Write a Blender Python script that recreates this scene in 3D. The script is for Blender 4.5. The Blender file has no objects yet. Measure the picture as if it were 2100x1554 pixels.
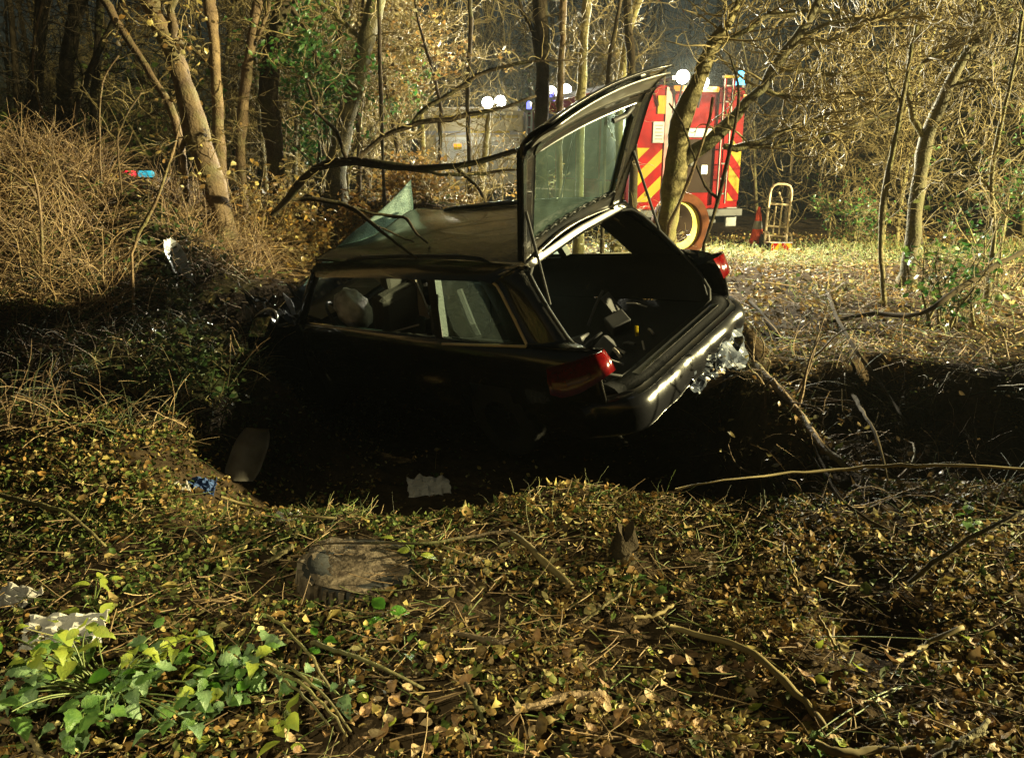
import bpy, math, random
import numpy as np
from mathutils import Vector, Euler, Matrix

SC = bpy.context.scene
COL = SC.collection
rad = math.radians

# ------------------------------------------------------------------ camera
CAM_H, PITCH, FPX = 1.6, rad(15.7), 1586.0          # photograph is 2100 px wide
cd = bpy.data.cameras.new('camera')
cam = bpy.data.objects.new('camera', cd)
COL.objects.link(cam)
cam.location = (0, 0, CAM_H)
cam.rotation_euler = (math.pi / 2 - PITCH, 0, 0)
cd.sensor_fit = 'HORIZONTAL'
cd.sensor_width = 36
cd.lens = 36 * FPX / 2100
cd.clip_start, cd.clip_end = 0.05, 400
SC.camera = cam

# ------------------------------------------------------------------ world, moon, lamps, exposure
w = bpy.data.worlds.new('World')
SC.world = w
w.use_nodes = True
nt = w.node_tree
bg = nt.nodes['Background']
sky = nt.nodes.new('ShaderNodeTexSky')
sky.sky_type = 'NISHITA'
sky.sun_disc = False
sky.sun_elevation = rad(4)
sky.sun_rotation = rad(200)
nt.links.new(sky.outputs[0], bg.inputs[0])
bg.inputs[1].default_value = 0.005


def lamp(name, kind, loc, energy, color, aim=None, size=0.1, spot=None, blend=0.5):
    d = bpy.data.lights.new(name, kind)
    d.energy = energy
    d.color = color
    if kind in ('POINT', 'SPOT'):
        d.shadow_soft_size = size
    if kind == 'SPOT':
        d.spot_size = rad(spot)
        d.spot_blend = blend
    o = bpy.data.objects.new(name, d)
    COL.objects.link(o)
    o.location = loc
    if aim is not None:
        o.rotation_euler = (Vector(aim) - Vector(loc)).to_track_quat('-Z', 'Y').to_euler()
    return o


moon = lamp('moon', 'SUN', (0, 0, 30), 0.01, (0.75, 0.85, 1.0), aim=(-3, 12, 0))
moon.data.angle = rad(0.5)
# warm flood lamp on the verge to the right, outside the picture
lamp('verge_flood_lamp', 'SPOT', (20, 5.2, 5.0), 46000, (1.0, 0.87, 0.43), aim=(-1, 9.0, 1.6), size=0.25, spot=100)
# unseen fill lamp added behind and left of the camera, brightens the near plants
lamp('near_fill_lamp', 'SPOT', (-1.0, -0.5, 3.0), 250, (1.0, 0.92, 0.52), aim=(-.75, 1.9, 0), size=0.06, spot=48, blend=1.0)

SC.view_settings.view_transform = 'Standard'
SC.view_settings.look = 'None'
SC.view_settings.exposure = 0.85
SC.view_settings.gamma = 1.0
SC.view_settings.use_curve_mapping = False
SC.render.engine = 'CYCLES'
SC.cycles.use_denoising = True
SC.cycles.max_bounces = 6
SC.cycles.transparent_max_bounces = 12
SC.cycles.sample_clamp_indirect = 4.0
SC.cycles.use_light_tree = True

# ------------------------------------------------------------------ maths
CT, ST = math.cos(PITCH), math.sin(PITCH)


def ray(px, py):
    u = -(py - 777) / FPX
    return np.array([(px - 1050) / FPX, CT + u * ST, -ST + u * CT])


def W(px, py, y):
    """world point seen at photo pixel (px, py), standing y metres ahead"""
    d = ray(px, py)
    return np.array([0, 0, CAM_H]) + d * (y / d[1])


def sm(t):
    t = np.clip(t, 0, 1)
    return t * t * (3 - 2 * t)


def wav(x, y):
    return (0.5 * np.sin(1.7 * x + 0.6 * y + 1.0) + 0.4 * np.sin(2.9 * y - 1.3 * x) + 0.3 * np.sin(5.3 * x + 3.1 * y + 2)
            + 0.22 * np.sin(8.9 * y - 6.1 * x + 0.5) + 0.15 * np.sin(15.1 * x + 11.3 * y))


def H(x, y):
    """height of the ground"""
    x = np.asarray(x, float)
    y = np.asarray(y, float)
    yy = np.maximum(y, 0.5)
    s = -.715 * (x - 1.3) + .698 * (y - 5.3)
    t = .698 * (x - 1.3) + .715 * (y - 5.3)
    z = 0.035 * wav(x, y) * sm((yy + 1) / 4) * (1 + sm((yy - 7) / 6))
    bank = 1.05 * sm((t - 0.95) / 1.3) * sm((s - 0.2) / 2.4) * sm((0.10 - x / yy) / 0.2)
    bank = bank * (1 - 0.35 * sm((yy - 12) / 8))
    z = z + bank
    z = z + 1.45 * np.exp(-((x + 5.6) / 2.3) ** 2 - ((y - 9.0) / 2.4) ** 2)
    z = z + 0.30 * sm((-x - 2.4) / 1.5) * sm((y - 4.2) / 2) * (1 - sm((y - 10) / 4))
    pitA = sm((x + 2.3) / 1.0) * sm((1.82 - x) / 0.45) * sm((y - 3.30 - 0.2 * np.sin(2.2 * x + .4) - .1 * np.sin(5.3 * x)) / 1.1) * sm((6.2 - y) / 0.7)
    pitB = sm((s + 0.15) / 0.5) * sm((4.9 - s) / 0.6) * sm((t + 1.9) / 0.6) * sm((1.12 - t) / 0.35)
    pit = np.maximum(pitA, pitB)
    z = z - (0.62 + 0.22 * sm(s / 3)) * pit
    z = z - 0.11 * np.exp(-((x + .76) / .17) ** 2 - ((y - 2.66) / .15) ** 2)
    z = z + 0.85 * np.exp(-((x - 5.7) / .6) ** 2 - ((y - 3.75) / .42) ** 2)  # unseen hump added outside the view, shades the near lip of the ditch
    z = z - 0.15 * np.exp(-((x - 1.32) / .15) ** 2 - ((y - 2.42) / .10) ** 2) - .09 * np.exp(-((x - .75) / .2) ** 2 - ((y - 2.0) / .08) ** 2)
    z = z + 0.16 * np.exp(-((x - 1.95) / .28) ** 2 - ((y - 5.15) / .75) ** 2)
    z = z + 0.34 * np.exp(-((t - 1.08) / .2) ** 2) * sm((s + .1) / .4) * sm((4.3 - s) / .8)  # hidden berm added beyond the car to stop light passing under it
    dip = sm((x - 1.78) / 0.4) * sm((5.4 - x) / 1.0) * sm((y - 3.45) / 0.9) * sm((6.15 - y + 0.24 * np.sin(2.3 * x + 1) + 0.13 * np.sin(5.7 * x + 2) + .06 * np.sin(13 * x)) / 0.55)
    z = z - 0.52 * dip
    z = z + 0.98 * sm((x - 4.4) / 1.0) * sm((y - 3.5) / 0.8) * sm((6.5 - y) / 0.8) * (1 - sm((x - 7) / 1.5))  # unseen bank added right of the view to keep lamp light off the ditch
    return z


def G(px, py):
    """where the line of sight through a photo pixel meets the ground"""
    d = ray(px, py)
    ts = np.linspace(0.8, 60, 6000)
    P = np.array([0, 0, CAM_H]) + ts[:, None] * d
    below = P[:, 2] < H(P[:, 0], P[:, 1])
    i = int(np.argmax(below)) if below.any() else 0
    return P[i].copy()


def nrm(v):
    return v / np.maximum(np.linalg.norm(v, axis=-1, keepdims=True), 1e-9)


# ------------------------------------------------------------------ meshes
def mk(name, V, F, mat, parent=None, origin=None, smooth=False, col=None, **props):
    V = np.asarray(V, float)
    if origin is not None:
        V = V - np.asarray(origin)
    me = bpy.data.meshes.new(name)
    if isinstance(F, np.ndarray):
        me.vertices.add(len(V))
        me.vertices.foreach_set('co', V.astype(np.float32).ravel())
        n, k = F.shape
        me.loops.add(n * k)
        me.loops.foreach_set('vertex_index', F.astype(np.int32).ravel())
        me.polygons.add(n)
        me.polygons.foreach_set('loop_start', np.arange(0, n * k, k, dtype=np.int32))
        me.update(calc_edges=True)
    else:
        me.from_pydata([tuple(v) for v in V], [], F)
    if smooth:
        me.polygons.foreach_set('use_smooth', np.ones(len(me.polygons), bool))
    if col is not None:
        a = me.color_attributes.new('Col', 'FLOAT_COLOR', 'POINT')
        c = np.ones((len(V), 4), np.float32)
        c[:, :3] = col
        a.data.foreach_set('color', c.ravel())
    me.update()
    me.validate()
    if mat is not None:
        me.materials.append(mat)
    o = bpy.data.objects.new(name, me)
    COL.objects.link(o)
    if parent is not None:
        o.parent = parent
    elif origin is not None:
        o.location = origin
    for k_, v_ in props.items():
        o[k_] = v_
    return o


def empty(name, label, cat, loc=(0, 0, 0), rot=(0, 0, 0), group=None):
    o = bpy.data.objects.new(name, None)
    COL.objects.link(o)
    o.location = loc
    o.rotation_euler = rot
    o.empty_display_size = 0.1
    tag(o, label, cat, group)
    return o


def tag(o, label, cat, group=None):
    o['label'] = label
    o['category'] = cat
    if group:
        o['group'] = group
    return o


def tubes(P, Rr, S, cap=False):
    """P (N,K,3) centre lines, Rr (N,K) radii -> verts, quads"""
    N, K = P.shape[:2]
    t = np.empty_like(P)
    t[:, 1:-1] = P[:, 2:] - P[:, :-2]
    t[:, 0] = P[:, 1] - P[:, 0]
    t[:, -1] = P[:, -1] - P[:, -2]
    t = nrm(t)
    mt = nrm(t.mean(1))
    ref = np.where(np.abs(mt[:, 2:3]) > 0.75, np.array([[0.93, 0.33, 0.11]]), np.array([[0.1, 0.2, 0.97]]))[:, None, :]
    u = nrm(np.cross(t, ref))
    v = np.cross(t, u)
    a = np.arange(S) * 2 * np.pi / S
    ring = P[:, :, None] + Rr[:, :, None, None] * (np.cos(a)[:, None] * u[:, :, None] + np.sin(a)[:, None] * v[:, :, None])
    V = ring.reshape(-1, 3)
    n, k, s = np.meshgrid(np.arange(N), np.arange(K - 1), np.arange(S), indexing='ij')
    b = n * K * S + k * S
    s2 = (s + 1) % S
    F = np.stack([b + s, b + s2, b + S + s2, b + S + s], -1).reshape(-1, 4)
    if cap:
        caps = []
        for i in range(N):
            for kk in (0, K - 1):
                o = i * K * S + kk * S
                for j in range(1, S // 2):
                    caps.append([o + j - 1 if j > 1 else o, o + j, o + S - 1 - j, o + S - j if j > 1 else o + S - 1])
        # plain fans of quads over an even ring
        caps = []
        for i in range(N):
            for kk in (0, K - 1):
                o = i * K * S + kk * S
                for j in range(S // 2 - 1):
                    caps.append([o + j, o + j + 1, o + S - 2 - j, o + S - 1 - j])
        F = np.concatenate([F, np.array(caps)])
    return V, F


class MB:
    def __init__(s):
        s.v, s.f = [], []

    def add(s, V, F):
        n = len(s.v)
        s.v += [tuple(map(float, p)) for p in V]
        s.f += [tuple(int(i) + n for i in q) for q in F]
        return s

    def box(s, c, d, M=None):
        x, y, z = d[0] / 2, d[1] / 2, d[2] / 2
        V = np.array([(i, j, k) for i in (-x, x) for j in (-y, y) for k in (-z, z)])
        if M is not None:
            V = V @ np.asarray(M).T
        return s.add(V + np.asarray(c), [(0, 1, 3, 2), (4, 6, 7, 5), (0, 4, 5, 1), (2, 3, 7, 6), (0, 2, 6, 4), (1, 5, 7, 3)])

    def tube(s, pts, r, S=8, cap=True):
        P = np.array(pts, float)[None]
        r = np.broadcast_to(np.asarray(r, float), (1, P.shape[1]))
        V, F = tubes(P, r, S, cap)
        return s.add(V, F)

    def grid(s, Q, thick=0.0):
        """Q (A,B,3) patch; with thickness it becomes a closed shell"""
        Q = np.asarray(Q, float)
        A, B = Q.shape[:2]
        idx = np.arange(A * B).reshape(A, B)
        F = [(idx[i, j], idx[i + 1, j], idx[i + 1, j + 1], idx[i, j + 1]) for i in range(A - 1) for j in range(B - 1)]
        if not thick:
            return s.add(Q.reshape(-1, 3), F)
        du = np.gradient(Q, axis=0)
        dv = np.gradient(Q, axis=1)
        n = nrm(np.cross(du, dv))
        Q2 = Q - n * thick
        o = A * B
        F2 = [tuple(i + o for i in q[::-1]) for q in F]
        rim = list(idx[0]) + list(idx[1:, -1]) + list(idx[-1, -2::-1]) + list(idx[-2:0:-1, 0])
        F3 = [(rim[(i + 1) % len(rim)], rim[i], rim[i] + o, rim[(i + 1) % len(rim)] + o) for i in range(len(rim))]
        return s.add(np.concatenate([Q.reshape(-1, 3), Q2.reshape(-1, 3)]), F + F2 + F3)

    def prism(s, poly, off):
        """closed polygon extruded by the vector off"""
        P = np.asarray(poly, float)
        n = len(P)
        V = np.concatenate([P, P + np.asarray(off)])
        return s.add(V, [tuple(range(n))[::-1], tuple(range(n, 2 * n))] + [(i, (i + 1) % n, n + (i + 1) % n, n + i) for i in range(n)])

    def lathe(s, prof, S, c, M=None):
        a = np.arange(S) * 2 * np.pi / S
        V = []
        for r, z in prof:
            V += [(r * math.cos(b), r * math.sin(b), z) for b in a]
        V = np.array(V)
        if M is not None:
            V = V @ np.asarray(M).T
        n = len(prof)
        F = [(i * S + j, i * S + (j + 1) % S, (i + 1) * S + (j + 1) % S, (i + 1) * S + j) for i in range(n - 1) for j in range(S)]
        return s.add(V + np.asarray(c), F)

    def build(s, name, mat, parent=None, smooth=False, bevel=0, **kw):
        o = mk(name, np.array(s.v), s.f, mat, parent, smooth=smooth, **kw)
        if bevel:
            m = o.modifiers.new('bevel', 'BEVEL')
            m.width = bevel
            m.segments = 2
            m.limit_method = 'ANGLE'
        return o


# ------------------------------------------------------------------ materials
def mat(name, color=(.5, .5, .5), rough=.6, metal=0., spec=.5, coat=0., emit=None, estr=0., noise=None, bump=0., bscale=30., attr=None, trans=0., n2=None, stretch=None):
    m = bpy.data.materials.new(name)
    m.use_nodes = True
    t = m.node_tree
    b = t.nodes['Principled BSDF']
    b.inputs['Base Color'].default_value = (*color, 1)
    b.inputs['Roughness'].default_value = rough
    b.inputs['Metallic'].default_value = metal
    b.inputs['Specular IOR Level'].default_value = spec
    b.inputs['Coat Weight'].default_value = coat
    if emit:
        b.inputs['Emission Color'].default_value = (*emit, 1)
        b.inputs['Emission Strength'].default_value = estr
    src = None
    if attr:
        a = t.nodes.new('ShaderNodeAttribute')
        a.attribute_name = attr
        src = a.outputs['Color']
    tc = t.nodes.new('ShaderNodeTexCoord')
    if noise:
        col2, scale, detail = noise
        nz = t.nodes.new('ShaderNodeTexNoise')
        nz.inputs['Scale'].default_value = scale
        nz.inputs['Detail'].default_value = detail
        if stretch:
            mp = t.nodes.new('ShaderNodeMapping')
            mp.inputs['Scale'].default_value = stretch
            mp.inputs['Rotation'].default_value = (0, 0, rad(24))
            t.links.new(tc.outputs['Object'], mp.inputs['Vector'])
            t.links.new(mp.outputs[0], nz.inputs['Vector'])
        else:
            t.links.new(tc.outputs['Object'], nz.inputs['Vector'])
        rp = t.nodes.new('ShaderNodeValToRGB')
        rp.color_ramp.elements[0].position = .36 if not stretch else .48
        rp.color_ramp.elements[1].position = .64 if not stretch else .66
        t.links.new(nz.outputs['Fac'], rp.inputs[0])
        mx = t.nodes.new('ShaderNodeMix')
        mx.data_type = 'RGBA'
        t.links.new(rp.outputs[0], mx.inputs[0])
        if src is not None:
            mx.blend_type = 'MULTIPLY'
            t.links.new(src, mx.inputs[6])
        else:
            mx.inputs[6].default_value = (*color, 1)
        mx.inputs[7].default_value = (*col2, 1)
        src = mx.outputs[2]
        if n2:
            col3, sc3 = n2
            nz2 = t.nodes.new('ShaderNodeTexNoise')
            nz2.inputs['Scale'].default_value = sc3
            nz2.inputs['Detail'].default_value = 4
            t.links.new(tc.outputs['Object'], nz2.inputs['Vector'])
            rp2 = t.nodes.new('ShaderNodeValToRGB')
            rp2.color_ramp.elements[0].position = .5
            rp2.color_ramp.elements[1].position = .7
            t.links.new(nz2.outputs['Fac'], rp2.inputs[0])
            mx2 = t.nodes.new('ShaderNodeMix')
            mx2.data_type = 'RGBA'
            t.links.new(rp2.outputs[0], mx2.inputs[0])
            t.links.new(src, mx2.inputs[6])
            mx2.inputs[7].default_value = (*col3, 1)
            src = mx2.outputs[2]
    if src is not None:
        t.links.new(src, b.inputs['Base Color'])
    if bump:
        nb = t.nodes.new('ShaderNodeTexNoise')
        nb.inputs['Scale'].default_value = bscale
        nb.inputs['Detail'].default_value = 5
        t.links.new(tc.outputs['Object'], nb.inputs['Vector'])
        bp = t.nodes.new('ShaderNodeBump')
        bp.inputs['Strength'].default_value = bump
        bp.inputs['Distance'].default_value = 0.02
        t.links.new(nb.outputs['Fac'], bp.inputs['Height'])
        t.links.new(bp.outputs[0], b.inputs['Normal'])
    if trans:
        out = t.nodes['Material Output']
        tr = t.nodes.new('ShaderNodeBsdfTranslucent')
        if src is not None:
            t.links.new(src, tr.inputs[0])
        else:
            tr.inputs[0].default_value = (*color, 1)
        ms = t.nodes.new('ShaderNodeMixShader')
        ms.inputs[0].default_value = trans
        t.links.new(b.outputs[0], ms.inputs[1])
        t.links.new(tr.outputs[0], ms.inputs[2])
        t.links.new(ms.outputs[0], out.inputs[0])
    return m


def glass_mat(name, tint=(.8, .9, .85), milk=0.0, milk_col=(.5, .6, .55), cracks=0.0, rough=0.03):
    """thin pane: see-through, mirror by Fresnel, optional milky crazing"""
    m = bpy.data.materials.new(name)
    m.use_nodes = True
    t = m.node_tree
    t.nodes.remove(t.nodes['Principled BSDF'])
    out = t.nodes['Material Output']
    tp = t.nodes.new('ShaderNodeBsdfTransparent')
    tp.inputs[0].default_value = (*tint, 1)
    gl = t.nodes.new('ShaderNodeBsdfGlossy')
    gl.inputs['Roughness'].default_value = rough
    fr = t.nodes.new('ShaderNodeFresnel')
    fr.inputs[0].default_value = 1.5
    a = t.nodes.new('ShaderNodeMixShader')
    t.links.new(fr.outputs[0], a.inputs[0])
    t.links.new(tp.outputs[0], a.inputs[1])
    t.links.new(gl.outputs[0], a.inputs[2])
    last = a
    if milk:
        df = t.nodes.new('ShaderNodeBsdfDiffuse')
        df.inputs[0].default_value = (*milk_col, 1)
        tl = t.nodes.new('ShaderNodeBsdfTranslucent')
        tl.inputs[0].default_value = (*milk_col, 1)
        dm = t.nodes.new('ShaderNodeMixShader')
        dm.inputs[0].default_value = .5
        t.links.new(df.outputs[0], dm.inputs[1])
        t.links.new(tl.outputs[0], dm.inputs[2])
        tc = t.nodes.new('ShaderNodeTexCoord')
        nz = t.nodes.new('ShaderNodeTexNoise')
        nz.inputs['Scale'].default_value = 5
        nz.inputs['Detail'].default_value = 8
        t.links.new(tc.outputs['Object'], nz.inputs['Vector'])
        mul = t.nodes.new('ShaderNodeMath')
        mul.operation = 'MULTIPLY'
        mul.inputs[1].default_value = milk * 2
        t.links.new(nz.outputs['Fac'], mul.inputs[0])
        fac = mul.outputs[0]
        if cracks:
            vo = t.nodes.new('ShaderNodeTexVoronoi')
            vo.feature = 'DISTANCE_TO_EDGE'
            vo.inputs['Scale'].default_value = 45
            t.links.new(tc.outputs['Object'], vo.inputs['Vector'])
            lt = t.nodes.new('ShaderNodeMath')
            lt.operation = 'LESS_THAN'
            lt.inputs[1].default_value = .05
            t.links.new(vo.outputs['Distance'], lt.inputs[0])
            ad = t.nodes.new('ShaderNodeMath')
            ad.operation = 'MULTIPLY_ADD'
            ad.inputs[1].default_value = cracks
            ad.use_clamp = True
            t.links.new(lt.outputs[0], ad.inputs[0])
            t.links.new(fac, ad.inputs[2])
            fac = ad.outputs[0]
        b = t.nodes.new('ShaderNodeMixShader')
        t.links.new(fac, b.inputs[0])
        t.links.new(a.outputs[0], b.inputs[1])
        t.links.new(dm.outputs[0], b.inputs[2])
        last = b
    t.links.new(last.outputs[0], out.inputs[0])
    return m


M = {}
M['soil'] = mat('soil', (.030, .021, .013), 1., spec=.03, noise=((.055, .038, .022), 9, 8), bump=.9, bscale=25)
M['bark_tan'] = mat('bark_tan', (.22, .15, .08), .85, noise=((.11, .07, .04), 7, 8), bump=.8, bscale=40, n2=((.16, .15, .06), 3))
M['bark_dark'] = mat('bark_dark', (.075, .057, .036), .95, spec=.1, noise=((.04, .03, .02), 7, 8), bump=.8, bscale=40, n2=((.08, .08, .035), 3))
M['bark_moss'] = mat('bark_moss', (.17, .14, .055), .85, noise=((.09, .075, .03), 8, 8), bump=.8, bscale=40, n2=((.15, .15, .04), 3))
M['twig'] = mat('twig', (.25, .195, .085), .7, spec=.25, noise=((.15, .115, .05), 6, 3))
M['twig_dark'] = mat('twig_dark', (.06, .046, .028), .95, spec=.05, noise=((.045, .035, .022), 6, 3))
M['leaf'] = mat('leaf', attr='Col', rough=.42, spec=.5, trans=.3, noise=((.65, .65, .6), 60, 3))
M['leaf_litter'] = mat('leaf_litter', attr='Col', rough=.55, spec=.12, trans=.2, noise=((.6, .58, .55), 60, 3))
M['ivy'] = mat('ivy', attr='Col', rough=.3, spec=.5, trans=.12)
M['straw'] = mat('straw', attr='Col', rough=.65, trans=.1)
M['paint'] = mat('black_paint', (.006, .007, .010), .22, spec=.5, coat=1.0, noise=((.02, .018, .015), 6, 6), bump=.05, bscale=3)
M['paint_dull'] = mat('black_paint_dirty', (.012, .013, .015), .38, spec=.5, coat=.4, noise=((.030, .027, .022), 5, 8), bump=.1, bscale=9)
M['roof'] = mat('muddy_roof', (.008, .008, .010), .27, spec=.5, coat=.25, noise=((.12, .10, .07), 2.2, 9), stretch=(.55, 3.2, 1), bump=.12, bscale=7)
M['paint_wavy'] = mat('dented_black_plastic', (.010, .010, .012), .22, coat=.3, bump=.22, bscale=6)
M['gate_skin'] = mat('grey_gate_skin', (.22, .21, .19), .3, metal=.55, coat=.5)
M['trim_dark'] = mat('dark_trim', (.012, .012, .014), .55, bump=.2, bscale=60)
M['boot_grey'] = mat('boot_clutter', (.085, .085, .09), .6, noise=((.05, .05, .055), 9, 4))
M['lining'] = mat('interior_lining', (.02, .02, .024), .9, bump=.2, bscale=50)
M['seal'] = mat('rubber_seal', (.05, .05, .05), .35)
M['chrome'] = mat('lit_chrome_trim', (.90, .74, .42), .5, metal=.0)  # chrome with the warm glow of lamp light put into its colour
M['chrome_grey'] = mat('steel_trim', (.45, .45, .43), .35, metal=1.)
M['glass'] = glass_mat('clear_glass')
M['glass_gate'] = glass_mat('dusty_glass', (.62, .78, .68), milk=.42, milk_col=(.085, .12, .095))
M['glass_craze'] = glass_mat('crazed_glass', (.55, .7, .65), milk=.035, milk_col=(.30, .38, .36), cracks=.05)
M['glass_screen'] = glass_mat('shattered_screen', (.5, .65, .6), milk=.45, milk_col=(.45, .58, .54), cracks=.5)
M['red_lens'] = mat('red_lens', (.15, .004, .005), .18, coat=.8, noise=((.10, .003, .004), 40, 2))
M['clear_lens'] = mat('clear_lens', (.22, .12, .12), .15, coat=1.)
M['airbag'] = mat('airbag_cloth', (.78, .74, .66), .9, noise=((.26, .24, .21), 8, 5), bump=.3, bscale=12)
M['seat'] = mat('seat_cloth', (.05, .047, .045), .95, bump=.3, bscale=80)
M['seat_pale'] = mat('pale_cloth', (.34, .30, .26), .95, bump=.3, bscale=30)
M['plastic_grey'] = mat('torn_plastic', (.13, .15, .20), .3, noise=((.03, .036, .05), 5, 6), bump=.3, bscale=12)
M['foam'] = mat('foam', (.42, .34, .25), .95, noise=((.25, .19, .13), 10, 6), bump=.9, bscale=25)
M['silver'] = mat('bent_silver', (.42, .44, .48), .35, metal=.5, noise=((.5, .5, .52), 6, 5), bump=.3, bscale=10)
M['rubber'] = mat('rubber', (.015, .015, .015), .8, bump=.3, bscale=40)
M['mud'] = mat('mud', (.085, .062, .042), .6, noise=((.15, .115, .08), 9, 8), bump=1., bscale=24, n2=((.045, .03, .02), 14))
M['paper'] = mat('paper', (.52, .50, .48), .7, noise=((.5, .48, .47), 9, 5), trans=.2)
M['paper_grey'] = mat('grey_sheet', (.36, .34, .32), .7, noise=((.25, .23, .22), 9, 5))
M['liner'] = mat('dull_liner', (.15, .14, .135), .7, noise=((.07, .06, .05), 7, 7), bump=.3, bscale=9)
M['cloth_blue'] = mat('blue_cloth', (.05, .10, .26), .9, noise=((.03, .06, .17), 14, 4))
M['fe_red'] = mat('red_paint', (.24, .0024, .003), .5, spec=.04, noise=((.15, .0016, .002), 3, 6))
M['fe_dark'] = mat('dark_red_paint', (.20, .010, .012), .35, coat=.4)
M['fe_yellow'] = mat('yellow_reflective', (.32, .23, .004), .5, spec=.1, noise=((.25, .175, .004), 4, 5))
M['reel_yellow'] = mat('bright_yellow', (.72, .60, .012), .5, noise=((.6, .48, .012), 5, 4))
M['fe_white'] = mat('white_reflective', (.20, .205, .22), .4)
M['fe_grey'] = mat('shutter_grey', (.05, .052, .048), .5, noise=((.035, .037, .033), 4, 4))
M['fe_brown'] = mat('brown_panel', (.30, .26, .14), .5)
M['truck_grey'] = mat('pale_shutter', (.46, .47, .43), .5, noise=((.36, .37, .34), 4, 4))
M['fe_black'] = mat('black_fitting', (.02, .02, .022), .5)
M['alu'] = mat('aluminium', (.62, .62, .63), .38, metal=.8)
M['cream'] = mat('cream_paint', (.62, .52, .36), .5, noise=((.5, .4, .27), 9, 4))
M['rust'] = mat('rust_rim', (.10, .032, .011), .8, spec=.1, noise=((.06, .02, .008), 8, 4))
M['rust_dark'] = mat('dark_brown_disc', (.03, .018, .012), .8, spec=.1)
M['cone'] = mat('cone_orange', (.65, .06, .02), .5)
M['amber'] = mat('amber_lens', (.8, .25, .01), .3, emit=(1, .38, .02), estr=.6)
M['lamp_on'] = mat('lamp_on', (1, 1, 1), .5, emit=(1, .97, .84), estr=11)
M['lamp_soft'] = mat('lamp_on_soft', (1, 1, 1), .5, emit=(1, .97, .84), estr=7)
M['blue_on'] = mat('blue_light', (.05, .3, .8), .3, emit=(.10, .55, 1), estr=2.2)
M['violet_on'] = mat('violet_light', (.1, .1, .8), .3, emit=(.16, .18, 1), estr=1.6)
M['cyan_on'] = mat('cyan_light', (.05, .5, .6), .3, emit=(.05, .62, .75), estr=.55)
M['red_on'] = mat('red_light', (.8, .05, .05), .3, emit=(1, .02, .05), estr=1.0)

for k_ in ('twig', 'bark_moss', 'bark_tan', 'bark_dark'):
    t_ = M[k_].node_tree
    b_ = t_.nodes['Principled BSDF']
    ln = b_.inputs['Base Color'].links[0].from_socket
    oi = t_.nodes.new('ShaderNodeObjectInfo')
    mr = t_.nodes.new('ShaderNodeMapRange')
    mr.inputs['To Min'].default_value = .55
    mr.inputs['To Max'].default_value = 1.25
    t_.links.new(oi.outputs['Random'], mr.inputs[0])
    hs = t_.nodes.new('ShaderNodeHueSaturation')
    t_.links.new(mr.outputs[0], hs.inputs['Value'])
    t_.links.new(ln, hs.inputs['Color'])
    t_.links.new(hs.outputs[0], b_.inputs['Base Color'])

rng = np.random.default_rng(7)

# ------------------------------------------------------------------ ground
def ground():
    def axis(pts):
        return np.concatenate([np.linspace(a, b, n, endpoint=False) for a, b, n in pts] + [[pts[-1][1]]])
    xs = axis([(-150, -30, 10), (-30, -9, 40), (-9, -3.2, 70), (-3.2, 3.2, 170), (3.2, 9, 70), (9, 30, 40), (30, 150, 10)])
    ys = axis([(-60, -4, 10), (-4, 1.2, 25), (1.2, 4.4, 130), (4.4, 8, 90), (8, 14, 75), (14, 32, 60), (32, 220, 20)])
    X, Y = np.meshgrid(xs, ys, indexing='ij')
    Z = H(X, Y)
    near = np.exp(-((X / 5) ** 2 + ((Y - 3) / 4) ** 2))
    Z = Z + near * 0.018 * np.sin(23 * X + 9 * Y) * np.sin(19 * Y - 7 * X) + near * rng.normal(0, .006, X.shape)
    A, B = X.shape
    idx = np.arange(A * B).reshape(A, B)
    F = np.stack([idx[:-1, :-1], idx[1:, :-1], idx[1:, 1:], idx[:-1, 1:]], -1).reshape(-1, 4)
    o = mk('ground', np.stack([X, Y, Z], -1).reshape(-1, 3), F, M['soil'], smooth=True, kind='structure')
    o['label'] = 'brown woodland soil with a dug out ditch'


ground()


# ------------------------------------------------------------------ leaves
def leaf_mesh(pos, fwd, up, size, width, fold, curl):
    """arrays of small folded leaves: 8 verts, 6 faces (4 tris + 2 quads given as quads)"""
    f = nrm(fwd)
    s = nrm(np.cross(f, up))
    n = np.cross(s, f)
    L = size[:, None]
    wd = (size * width)[:, None]
    fo = fold[:, None]
    cu = curl[:, None]

    def pt(t, side, wf):
        return pos + f * L * (t - .5) + s * wd * .5 * wf * side + n * (np.abs(side) * wf * fo * wd + cu * L * (2 * t - 1) ** 2)
    V = np.stack([pt(0, 0, 0), pt(.3, -1, .8), pt(.3, 0, 0), pt(.3, 1, .8), pt(.65, -1, .85), pt(.65, 0, 0), pt(.65, 1, .85), pt(1, 0, 0)], 1)
    T = np.array([[0, 2, 1], [0, 3, 2], [1, 2, 5], [1, 5, 4], [2, 3, 6], [2, 6, 5], [4, 5, 7], [5, 6, 7]])
    N = len(pos)
    F = (np.arange(N)[:, None, None] * 8 + T[None]).reshape(-1, 3)
    return V.reshape(-1, 3), F


def rand_frames(n, flat):
    """random leaf directions; flat 1 = lying, 0 = any way"""
    a = rng.uniform(0, 2 * np.pi, n)
    tilt = rng.normal(0, 1 - flat, n)
    fwd = np.stack([np.cos(a), np.sin(a), np.sin(tilt)], -1)
    up = nrm(np.stack([rng.normal(0, 1 - flat, n), rng.normal(0, 1 - flat, n), np.ones(n)], -1))
    return fwd, up


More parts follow.
